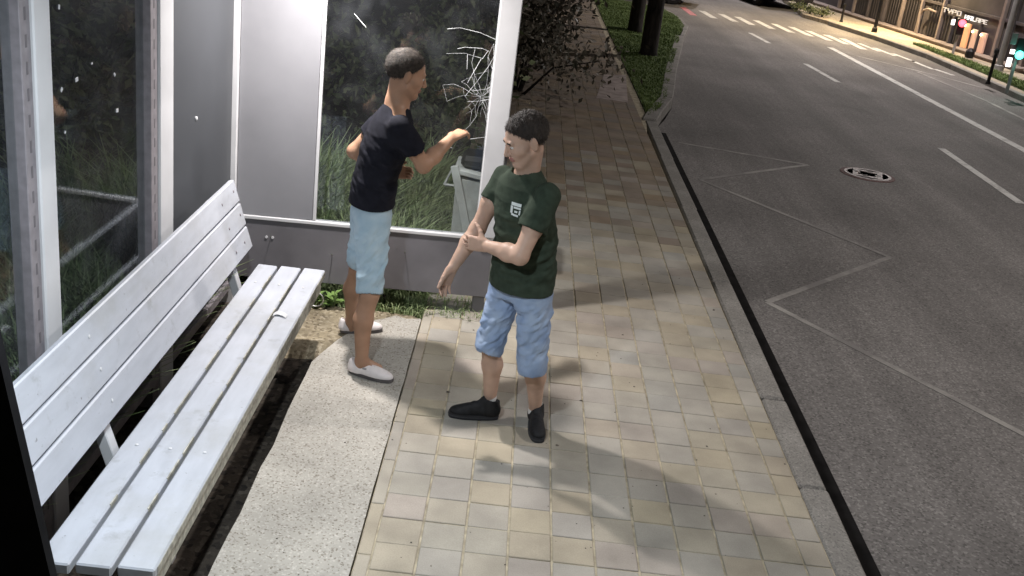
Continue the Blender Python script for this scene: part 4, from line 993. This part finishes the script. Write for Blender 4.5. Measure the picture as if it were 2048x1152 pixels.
sub = [cone(eL - dL * 0.01, eL + dL * 0.12, 0.058, 0.062), cone(eL + dL * 0.07, eL + dL * 0.085, 0.085, 0.085), cone(eR - dR * 0.01, eR + dR * 0.12, 0.058, 0.062), cone(eR + dR * 0.07, eR + dR * 0.085, 0.085, 0.085), cone([-0.65, 5.80, 1.515], [-0.62, 5.81, 1.64], 0.060, 0.075)]
cl2 = lambda Pn: folds(0.012, 9, 5.0, [-0.5, 0.1, -0.8])(Pn) * np.clip((1.47 - Pn[:, 2]) / 0.2, 0.25, 1) * np.clip((Pn[:, 2] - 0.94) / 0.1, 0.15, 1)
fin('t_shirt', sdf_mesh([tor2, sL, sR], 0.005, cuts=[((-0.765, 5.8, 0.955), (0, 0, -1))], subs=sub, noise=cl2), BLACKT, np_, nv_root)
DEN2 = cloth_mat('pale_denim', (0.36, 0.50, 0.60), scale=12, bump=0.25, col2=(0.50, 0.61, 0.67))
pel2 = loft([0.82, 0.90, 0.98, 1.03], [(-0.76, 5.80)] * 4, [0.16, 0.172, 0.158, 0.14], [0.112, 0.120, 0.106, 0.09], lf2, fw2)
a1, s1, _, _ = short_leg(np.array([-0.735, 5.70, 0.86]), K2R, 0.515, 0.098, 0.080); a2, s2, _, _ = short_leg(np.array([-0.79, 5.89, 0.86]), K2L, 0.53, 0.098, 0.078)
fin('shorts', sdf_mesh([pel2] + a1 + a2, 0.005, subs=s1 + s2, noise=lambda Pn: folds(0.016, 12, 2.0, [0.6, 0.2, -0.5])(Pn) * np.clip((0.90 - Pn[:, 2]) / 0.1, 0.05, 1) * np.clip((Pn[:, 2] - 0.47) / 0.12, 0.08, 1)), DEN2, np_, nv_root)
WSH = mat_basic('white_canvas', (0.82, 0.76, 0.75), 0.75, var=0.04, scale=30, bump=0.15, bscale=300); GORE = mat_basic('grey_elastic', (0.4, 0.39, 0.39), 0.9); WSO = mat_basic('grey_rubber', (0.12, 0.11, 0.11), 0.7)
shoe(nv_root, np_, (-0.785, 5.525, 0.003), (0.965, -0.26), 'slipon', (WSH, WSO, GORE))
shoe(nv_root, np_, (-0.940, 6.065, 0.004), (0.93, 0.36), 'slipon', (WSH, WSO, GORE))

# ================================================================== VEGETATION
# tall weeds behind the shelter glass
def scatter(n, x0, x1, y0, y1): return np.stack([rng.uniform(x0, x1, n), rng.uniform(y0, y1, n), np.full(n, -0.06)], -1)
P = np.concatenate([scatter(16000, -3.6, -1.86, 2.2, 7.5), scatter(9000, -2.5, -1.86, 3.2, 6.6), scatter(19000, -2.2, -0.45, 6.85, 9.6), scatter(1200, -0.55, -0.40, 6.9, 9.5)])
c = vnoise(np.stack([P[:, 0] * 1.3, P[:, 1] * 1.3, P[:, 0] * 0], -1)) + 0.5
hgt = (0.2 + 1.0 * c * rng.random(len(P))) * np.where(P[:, 0] > -0.6, 0.5, 1) * np.where((P[:, 0] < -1.86) & (P[:, 1] < 7), 0.75, 1)
o = blades('tall_weeds', P, hgt, 0.0085, 0.7, M['weed']); tag(o, 'tall uneven weeds and grass growing behind the shelter', 'weeds', kind='stuff')

def leaf_cloud(P, size, mat, name, parent, flat=0.6, aspect=0.5):
    n = len(P); a = rng.normal(size=(n, 3)); a /= np.linalg.norm(a, axis=1, keepdims=True)
    b_ = rng.normal(size=(n, 3)); b_ -= a * (a * b_).sum(1, keepdims=True); b_ /= np.linalg.norm(b_, axis=1, keepdims=True); nn = np.cross(a, b_)
    s = size * rng.uniform(0.6, 1.3, (n, 1))
    V = np.stack([P - a * s, P + b_ * s * aspect - a * s * .1 + nn * s * .12, P + a * s, P - b_ * s * aspect - a * s * .1 + nn * s * .12], 1).reshape(-1, 3)
    i = np.arange(n)[:, None] * 4
    return mesh_np(name, V, np.concatenate([i + [0, 1, 2], i + [0, 2, 3]]), mat, parent)

# roadside bush leaning over the pavement
bu = empty('bush', (-0.1, 15.0, -0.05), 'dark leafy bush overhanging the left side of the pavement', 'bush')
b = MB()
tips = []
for k in range(16):
    a = random.uniform(0, 2 * math.pi); r_ = random.uniform(0.3, 1.25); top = Vector((r_ * math.cos(a), r_ * math.sin(a) * 1.6, random.uniform(0.7, 1.9)))
    mid = top * 0.5 + Vector((random.uniform(-.1, .1), random.uniform(-.1, .1), 0.15)); base = Vector((0.15 * math.cos(a), 0.15 * math.sin(a), 0))
    b.tube([base, mid, top], [0.022, 0.015, 0.005], 6); tips += [mid, top, mid.lerp(top, .5)]
b.build('stem', M['bark'], bu)
Pl = []
for t in tips:
    m = random.randint(60, 150); Pl.append(np.array(t) + rng.normal(size=(m, 3)) * [0.22, 0.3, 0.16])
Pl = np.concatenate(Pl); Pl = Pl[Pl[:, 2] > 0.02]
o = leaf_cloud(Pl, 0.05, M['leaf_bush'], 'foliage', bu); o['kind'] = 'stuff'
bu2 = empty('bush', (-0.6, 18.8, -0.05), 'tall dark shrub behind the leafy bush, at the far left of the pavement', 'bush')
b = MB(); tips = []
for k in range(14):
    a = random.uniform(0, 2 * math.pi); r_ = random.uniform(0.3, 1.5); top = Vector((r_ * math.cos(a), r_ * math.sin(a) * 1.6, random.uniform(0.6, 2.6)))
    b.tube([(0.1 * math.cos(a), 0.1 * math.sin(a), 0), tuple(top * .5 + Vector((0, 0, .2))), tuple(top)], [0.03, 0.02, 0.006], 6); tips += [top * .5, top, top * .75]
b.build('stem', M['bark'], bu2)
Pl = np.concatenate([np.array(t) + rng.normal(size=(120, 3)) * [0.3, 0.4, 0.22] for t in tips]); Pl = Pl[Pl[:, 2] > 0.02]
o = leaf_cloud(Pl, 0.055, M['leaf_bush'], 'foliage', bu2); o['kind'] = 'stuff'
# dark shrubs behind the shelter, seen through the glass
for i, (x, y, s, lb) in enumerate(((-3.9, 8.6, 1.3, 'dark shrub behind the back glass of the shelter, farthest left'), (-2.3, 10.2, 1.4, 'dark shrub behind the grey panel corner of the shelter'), (-0.9, 11.0, 1.1, 'dark shrub seen through the cracked end glass'))):
    r_ = empty('shrub', (x, y, -0.05), lb, 'shrub')
    b = MB(); tips = []
    for k in range(9):
        a = random.uniform(0, 2 * math.pi); top = Vector((0.7 * s * math.cos(a) * random.random(), 0.7 * s * math.sin(a) * random.random(), s * random.uniform(.6, 1.3)))
        b.tube([(0, 0, 0), tuple(top * .5), tuple(top)], [0.03, 0.02, 0.006], 6); tips += [top * .55, top]
    b.build('stem', M['bark'], r_)
    Pl = np.concatenate([np.array(t) + rng.normal(size=(130, 3)) * 0.25 * s for t in tips]); Pl = Pl[Pl[:, 2] > 0.02]
    o = leaf_cloud(Pl, 0.05, M['leaf'], 'foliage', r_); o['kind'] = 'stuff'

# small weed at the foot of the kick panel
def weed(loc, n, size, label):
    r_ = empty('weed_plant', loc, label, 'weed')
    b = MB(); b.tube([(0, 0, -0.03), (0.01, 0, 0.06), (0.0, 0.01, 0.12)], [0.005, 0.004, 0.002], 6); b.build('stem', M['leaf'], r_)
    LV, LF = [], []
    for k in range(n):
        a = random.uniform(0, 2 * math.pi); el = random.uniform(0.1, 0.9); L_ = size * random.uniform(.6, 1.2); d = Vector((math.cos(a) * math.cos(el), math.sin(a) * math.cos(el), math.sin(el))); s = Vector((-math.sin(a), math.cos(a), 0))
        base = Vector((0, 0, random.uniform(0.0, 0.1))); 
        P5 = [base, base + d * L_ * .45 + s * L_ * .2, base + d * L_ + Vector((0, 0, -.3 * L_ * el)), base + d * L_ * .45 - s * L_ * .2]
        V = [tuple(p) for p in P5] + [tuple(base + d * L_ * .5 - Vector((0, 0, L_ * .05)))]
        mesh_np('leaf', V, [(0, 1, 4), (1, 2, 4), (2, 3, 4), (3, 0, 4)], M['leaf_bright'], r_)
    return r_
M['leaf_bright'] = mat_leaf('weed_leaf', (0.12, 0.22, 0.05), (0.22, 0.33, 0.10))
weed((-1.06, 6.50, -0.02), 26, 0.10, 'small bright leafy weed below the kick panel beside the bench end')
weed((-1.19, 6.46, -0.02), 16, 0.08, 'smaller weed at the foot of the corner post')
P = np.stack([rng.uniform(-1.3, -0.05, 1500), rng.uniform(6.5, 6.85, 1500), np.full(1500, -0.06)], -1)
o = blades('grass_fringe', P, 0.05 + 0.09 * rng.random(1500), 0.004, 0.9, M['weed']); tag(o, 'low grass fringe under the kick panel', 'grass', kind='stuff')
# ring of wire caught in the weed
b = MB(); b.tube([(-1.165 + 0.05 * math.cos(t), 6.42, 0.055 + 0.05 * math.sin(t)) for t in np.linspace(0, 6.28, 20)], 0.004, 6)
tag(b.build('wire_ring', M['steel']), 'pale ring of wire in the weed by the bench end', 'wire ring')

# two trees on the verge: only their trunks come into the frame
def tree(loc, r, lean, label):
    t = empty('tree', loc, label, 'tree', 'trees on the verge')
    b = MB(); b.tube([(0, 0, -0.1), (0.0, 0, 0.1), (lean * .3, 0, 1.2), (lean, 0, 3.2), (lean * 1.2, 0.1, 4.6)], [r * 1.45, r * 1.08, r, r * .85, r * .5], 16)
    tips = []
    for k in range(9):
        a = k * 0.7 + random.uniform(0, .5); z = random.uniform(2.9, 4.2); e = Vector((lean + 1.5 * math.cos(a), 1.5 * math.sin(a), z + random.uniform(.5, 1.6)))
        b.tube([(lean, 0, z - .2), tuple(Vector((lean, 0, z)).lerp(e, .5) + Vector((0, 0, .15))), tuple(e)], [r * .4, r * .25, r * .08], 7); tips += [e, Vector((lean, 0, z)).lerp(e, .65)]
    b.build('trunk', M['bark'], t, smooth=True)
    Pl = np.concatenate([np.array(q) + rng.normal(size=(220, 3)) * 0.45 for q in tips]); o = leaf_cloud(Pl, 0.08, M['leaf'], 'crown', t); o['kind'] = 'stuff'
tree((2.38, 20.4, 0), 0.155, 0.0, 'nearer of two dark tree trunks on the grass verge')
tree((2.42, 24.0, 0), 0.15, 0.0, 'farther of two dark tree trunks on the grass verge')

# ================================================================== FAR SIDE OF THE ROAD
fp = [(10.02, -20), (10.02, 18), (10.22, 23.6), (10.22, 27.1), (9.82, 30.2), (9.22, 33.0), (8.7, 34.5), (9.3, 39.5), (12.6, 60), (60, 60), (60, -20)]
b = MB(); b.prism(fp, -0.18, -0.01); tag(b.build('far_pavement', M['far_pave']), kind='structure')
fk = [(10.02, 10), (10.02, 14), (10.02, 18), (10.2, 21), (10.22, 23.6), (10.22, 25.4), (10.22, 27.1), (9.82, 30.2), (9.22, 33.0)]
fkerb = tag(MB().prism([(9.95, -20), (10.0, -20), (10.0, 9.9), (9.95, 9.9)], -0.15, 0.0).build('far_kerb', M['kerb']), kind='structure')
for i in range(len(fk) - 1): kstone(fk[i], fk[i + 1], 0.12, 0.0, 'kerb_stone', fkerb)
# grass strips on the far side
fg = [(10.35, 8), (10.95, 8), (11.2, 20), (11.0, 26.5), (10.75, 29.2), (10.45, 29.2), (10.5, 26.5), (10.45, 22)]
b = MB(); b.prism(fg, -0.1, 0.0); tag(b.build('far_verge_soil', M['lawn_soil']), kind='structure')
P = np.stack([rng.uniform(10.3, 11.3, 26000), rng.uniform(14, 29.2, 26000), np.zeros(26000)], -1); P = P[in_poly(P, fg)]
o = blades('far_verge_grass', P, 0.03 + 0.05 * rng.random(len(P)), 0.007, 0.8, M['grass']); tag(o, 'narrow grass strip along the far pavement', 'grass', kind='stuff')

# building with a plinth, pilasters, entrance and lettering
W0 = Vector((11.9, 23.5, 0)); W1 = Vector((10.0, 39.5, 0)); wd = (W1 - W0).normalized(); wang = math.atan2(wd.y, wd.x)
WL = (W1 - W0).length
bl = empty('building', W0, 'dark building with plinth, pale pilasters and lettered sign across the road', 'building'); bl.rotation_euler.z = wang
# local x along the facade (away), y = into the road side (+y is left of travel = towards the road)
b = MB(); b.box((-14, -8, -0.1), (WL + 20, -0.5, 7.0)); b.build('wall', M['facade'], bl)
b = MB(); b.box((-14, -0.5, -0.1), (WL + 4, -0.12, 0.05), 0.01); pl_ = b.build('plinth', M['facade_lt'], bl)
b = MB(); b.box((-14, -0.53, 0.052), (WL + 4, -0.09, 0.085), 0.008); b.build('coping', M['facade_lt'], pl_)
for i, (x, w, mt) in enumerate(((12.95, 0.05, 1), (11.8, 0.05, 0), (10.6, 0.07, 0), (9.4, 0.05, 1), (8.2, 0.05, 1), (6.92, 0.05, 1), (6.2, 0.04, 0), (5.66, 0.04, 0), (4.74, 0.03, 0), (3.84, 0.06, 1), (3.3, 0.05, 0), (2.5, 0.06, 1), (1.4, 0.06, 0), (14.2, 0.06, 1))):
    b = MB(); b.box((x - w, -0.47, 0.087), (x + w, -0.38, 0.80 if x > 3.9 and x < 6.5 else 3.4), 0.008); b.build('pilaster', M['facade_lt'] if mt else M['facade'], bl)
for i, (x0, x1) in enumerate(((5.75, 6.8), (7.1, 7.75), (8.35, 9.3), (9.5, 10.45), (10.75, 11.7), (11.95, 12.85))):
    b = MB(); b.box((x0, -0.497, 0.12), (x1, -0.47, 0.78 if i == 0 else 1.6), 0.005); w_ = b.build('window', M['black_gloss'], bl)
    k = x0 + 0.12
    while k < x1 - 0.05:
        b = MB(); b.box((k - 0.012, -0.468, 0.12), (k + 0.012, -0.45, 0.78 if i == 0 else 1.6)); b.build('bar', M['facade'], w_); k += 0.17
b = MB(); b.tube([(7.95, -0.33, 0.087), (8.0, -0.33, 0.62), (7.9, -0.33, 0.76), (7.6, -0.33, 0.83), (7.1, -0.33, 0.80)], 0.03, 8); b.build('arch_frame', M['facade_lt'], bl)
b = MB(); b.box((2.0, -0.49, 0.98), (13.0, -0.44, 1.06), 0.008); b.build('cornice', M['facade'], bl)
# lit entrance
for (x0, x1, z1, mt) in ((5.27, 5.55, 0.72, 'warm_panel'), (4.82, 5.10, 0.62, 'pink_panel'), (4.36, 4.66, 0.60, 'pink_panel')):
    b = MB(); b.box((x0, -0.46, 0.087), (x1, -0.41, z1), 0.01); dr = b.build('entrance_panel', M[mt], bl)
    b = MB(); b.lathe((0, 0, 0), [(0.015, -0.03), (0.03, -0.01), (0.026, 0.02), (0.01, 0.035)], 10); b.build('lamp', M['warm_lamp'], dr, xf=Matrix.Translation(((x0 + x1) / 2 + 0.03, -0.36, z1 - 0.06)))
# sign letters, block strokes
GL = {'T': [(0, .86, 1, 1), (.4, 0, .6, .86)], 'Y': [(0, .5, .2, 1), (.8, .5, 1, 1), (0, .42, 1, .56), (.4, 0, .6, .42)], 'P': [(0, 0, .2, 1), (.2, .86, 1, 1), (.2, .42, 1, .56), (.8, .56, 1, .86)],
      'O': [(0, 0, .2, 1), (.8, 0, 1, 1), (.2, .86, .8, 1), (.2, 0, .8, .14)], 'H': [(0, 0, .2, 1), (.8, 0, 1, 1), (.2, .43, .8, .57)], 'A': [(0, 0, .2, .86), (.8, 0, 1, .86), (0, .86, 1, 1), (.2, .4, .8, .54)],
      'L': [(0, 0, .2, 1), (.2, 0, 1, .14)], 'E': [(0, 0, .2, 1), (.2, .86, 1, 1), (.2, .43, .8, .57), (.2, 0, 1, .14)]}
def sign_text(txt, x_start, z0, hgt, wid, step, mt):
    for i, ch in enumerate(txt):
        b = MB(); x0 = x_start - i * step
        for (u0, v0, u1, v1) in GL[ch]: b.box((x0 - u1 * wid, -0.40, z0 + v0 * hgt), (x0 - u0 * wid, -0.375, z0 + v1 * hgt))
        b.build('sign_letter', M[mt] if (mt != 'letters' or i < 3) else M['letters_mid'], bl)
sign_text('TYPO', 6.88, 0.85, 0.12, 0.22, 0.27, 'letters_dim')
sign_text('HALAPE', 5.62, 0.81, 0.11, 0.165, 0.20, 'letters')

# lamp posts, signals
def street_lamp(base, h, arm, power, color, label, r=0.05, head=True, pm='grey_pole', zb=-0.01):
    t = empty('street_lamp', (base[0], base[1], zb), label, 'street lamp')
    b = MB(); b.tube([(0, 0, 0), (0, 0, 0.12), (0, 0, 0.14), (0, 0, h * .6), (0, 0, h)], [r * 1.7, r * 1.5, r, r * .9, r * .7], 12); b.build('pole', M[pm], t, smooth=False)
    a = Vector((arm[0], arm[1], 0.15))
    if a.length > 0.3:
        b = MB(); b.tube([(0, 0, h - .05), (arm[0] * .4, arm[1] * .4, h + .12), (arm[0], arm[1], h + .15)], r * .6, 8); b.build('arm', M[pm], t)
    b = MB(); b.lathe((arm[0], arm[1], h + .10), [(0.05, .1), (.16, .06), (.2, 0.0), (.17, -.02)], 14); hd = b.build('lantern', M['grey_pole'], t)
    b = MB(); b.lathe((arm[0], arm[1], h + .06), [(0.15, .015), (.14, -.03), (.06, -.05)], 14); b.build('bulb', M['led'] if color[2] > .7 else M['warm_lamp'], hd)
    ld = bpy.data.lights.new('street_lamp_light', 'SPOT'); ld.energy = power * STREET_POWER; ld.color = color; ld.spot_size = math.radians(150); ld.spot_blend = 0.6; ld.shadow_soft_size = 0.15
    lo = bpy.data.objects.new('street_lamp_light', ld); lo.location = (base[0] + arm[0], base[1] + arm[1], zb + h - 0.02); link(lo)
street_lamp((11.23, 25.4), 8.0, (-1.6, 0.0), 2600, (1.0, 0.93, 0.9), 'tall grey street lamp pole behind the green traffic signal', 0.075)
street_lamp((11.2, 6.0), 8.0, (-1.8, 0.0), 2300, (1.0, 0.94, 0.9), 'street lamp on the far pavement out of the frame to the right', 0.075)
street_lamp((10.02, 31.3), 3.4, (0.0, 0.0), 2000, (1.0, 0.74, 0.40), 'dark lamp post with flared base on the lit far pavement', 0.05, pm='black_gloss')
street_lamp((9.75, 41.0), 8.0, (-1.6, 0.0), 2400, (1.0, 0.93, 0.92), 'distant street lamp beyond the crossing', 0.075)

def signal(base, h, label, lit, extra):
    t = empty('traffic_light', (base[0], base[1], -0.01), label, 'traffic light')
    b = MB(); b.tube([(0, 0, 0), (0, 0, h)], 0.035, 10); b.build('pole', M['grey_pole'], t)
    b = MB(); b.box((-0.10, -0.09, h - 0.05), (0.08, 0.05, h + 0.36), 0.012); hs_ = b.build('housing', M['black_gloss'], t)
    zc = h + (0.25 if lit == 'red_light' else 0.03)
    b = MB(); b.tube([(0, -0.09, zc), (0, -0.115, zc)], 0.095 if lit == 'red_light' else 0.085, 16); b.build('lens', M[lit], hs_)
    for (dx, dz, w, hh, mt) in extra:
        b = MB(); b.box((dx - w, -0.12, dz - hh), (dx + w, -0.095, dz + hh), 0.008); b.build('plate', M[mt], t)
    ld = bpy.data.lights.new('signal_light', 'POINT'); ld.energy = 3.0; ld.color = (1, .05, .1) if lit == 'red_light' else (.1, 1, .75); ld.shadow_soft_size = 0.05
    lo = bpy.data.objects.new('signal_light', ld); lo.location = (base[0], base[1] - 0.2, zc); link(lo)
signal((11.05, 27.85), 0.55, 'traffic signal showing red in front of the building', 'red_light', [(-0.24, 0.80, 0.045, 0.07, 'white_light')])
signal((9.80, 21.5), 0.75, 'traffic signal showing green at the right edge', 'green_light', [(-0.17, 0.62, 0.05, 0.09, 'white_light'), (-0.16, 0.83, 0.045, 0.045, 'white_light'), (-0.20, 1.08, 0.06, 0.11, 'grey_pole')])
# rail posts by the signal
for i, (x, y, hh, lb) in enumerate(((9.86, 22.6, 0.75, 'slim dark post beside the green traffic signal'), (9.62, 33.4, 0.55, 'black bollard at the lit corner of the far pavement'))):
    b = MB(); b.lathe((0, 0, 0), [(0.06, 0), (0.05, 0.04), (0.035, 0.06), (0.035, hh * .85), (0.05, hh * .88), (0.05, hh * .95), (0.02, hh)], 12)
    o = b.build('bollard', M['black_gloss'], None); o.location = (x, y, -0.01); tag(o, lb, 'bollard')
# dark planter bag by the gate
b = MB(); b.lathe((0, 0, 0), [(0.10, 0), (0.12, 0.05), (0.11, 0.16), (0.06, 0.22), (0.04, 0.24)], 12); o = b.build('litter_bin', M['black_gloss']); o.location = (11.3, 27.4, 0.0); tag(o, 'small black bin at the foot of the building', 'litter bin')

# low dark hedges along the far kerb
for i, (x, y) in enumerate(((8.75, 35.6), (9.0, 34.9), (9.25, 34.3))):
    h_ = empty('hedge', (x, y, -0.02), ('leftmost of three low dark hedges on the far kerb', 'middle one of three low dark hedges on the far kerb', 'rightmost of three low dark hedges on the far kerb')[i], 'hedge', 'low hedges on the far kerb')
    b = MB(); b.tube([(0, 0, 0), (0, 0, 0.2)], 0.03, 6); b.build('stem', M['bark'], h_)
    o = leaf_cloud(rng.normal(size=(420, 3)) * [0.13, 0.13, 0.06] + [0, 0, 0.16], 0.035, M['leaf'], 'foliage', h_); o['kind'] = 'stuff'

# ------------------------------------------------------------------ cars (mostly above the frame)
def car(loc, rot, paint, label, lit):
    t = empty('car', loc, label, 'car'); t.rotation_euler.z = rot
    side = [(-2.1, 0.32), (-2.12, 0.62), (-1.95, 0.85), (-1.35, 0.93), (-0.75, 1.38), (0.55, 1.42), (1.2, 0.98), (1.95, 0.86), (2.12, 0.62), (2.1, 0.32), (1.72, 0.28), (1.62, 0.52), (1.3, 0.62), (0.98, 0.52), (0.88, 0.26), (-0.88, 0.26), (-0.98, 0.52), (-1.3, 0.62), (-1.62, 0.52), (-1.72, 0.28)]
    b = MB(); n = len(side)
    L0 = [b.bm.verts.new((x, -0.86 + (0.14 if z > 1 else 0), z)) for x, z in side]; R0 = [b.bm.verts.new((x, 0.86 - (0.14 if z > 1 else 0), z)) for x, z in side]
    b.bm.faces.new(L0); b.bm.faces.new(R0[::-1])
    for i in range(n): b.bm.faces.new((L0[i], R0[i], R0[(i + 1) % n], L0[(i + 1) % n]))
    bmesh.ops.bevel(b.bm, geom=[e for e in b.bm.edges], offset=0.03, segments=2, affect='EDGES')
    bd = b.build('body', paint, t)
    for sx in (-1.3, 1.3):
        for sy in (-0.80, 0.80):
            b = MB(); b.lathe((0, 0, 0), [(0.2, -.1), (.3, -.1), (.32, -.05), (.32, .05), (.3, .1), (.2, .1)], 20); w = b.build('wheel', M['tyre'], t, xf=Matrix.Translation((sx, sy, 0.32)) @ Matrix.Rotation(math.pi / 2, 4, 'X'))
            b = MB(); b.lathe((0, 0, 0), [(0.19, -.105), (.19, .105)], 16); b.build('rim', M['steel'], w, xf=Matrix.Translation((sx, sy, 0.32)) @ Matrix.Rotation(math.pi / 2, 4, 'X'))
    for sy in (-0.62, 0.62):
        b = MB(); b.box((2.06, sy - 0.16, 0.60), (2.13, sy + 0.16, 0.74), 0.02); b.build('headlight', M['head_light'] if lit else M['steel'], t)
        b = MB(); b.box((-2.14, sy - 0.14, 0.62), (-2.07, sy + 0.14, 0.76), 0.02); b.build('tail_light', M['red_light'] if lit else M['red_tint'], t)
    for sy in (-0.868, 0.868):
        b = MB(); b.box((-0.95, sy - 0.004 - (0.02 if sy > 0 else -0.02), 0.96), (0.9, sy + 0.004 - (0.02 if sy > 0 else -0.02), 1.0)); b.build('window_strip', M['black_gloss'], t)
car((3.3, 34.6, -0.12), math.radians(-12), M['car_white'], 'white car with lit headlights passing beyond the crossing', True)
car((8.3, 38.6, -0.12), math.radians(100), M['car_dark'], 'dark car parked at the far kerb beyond the crossing', False)
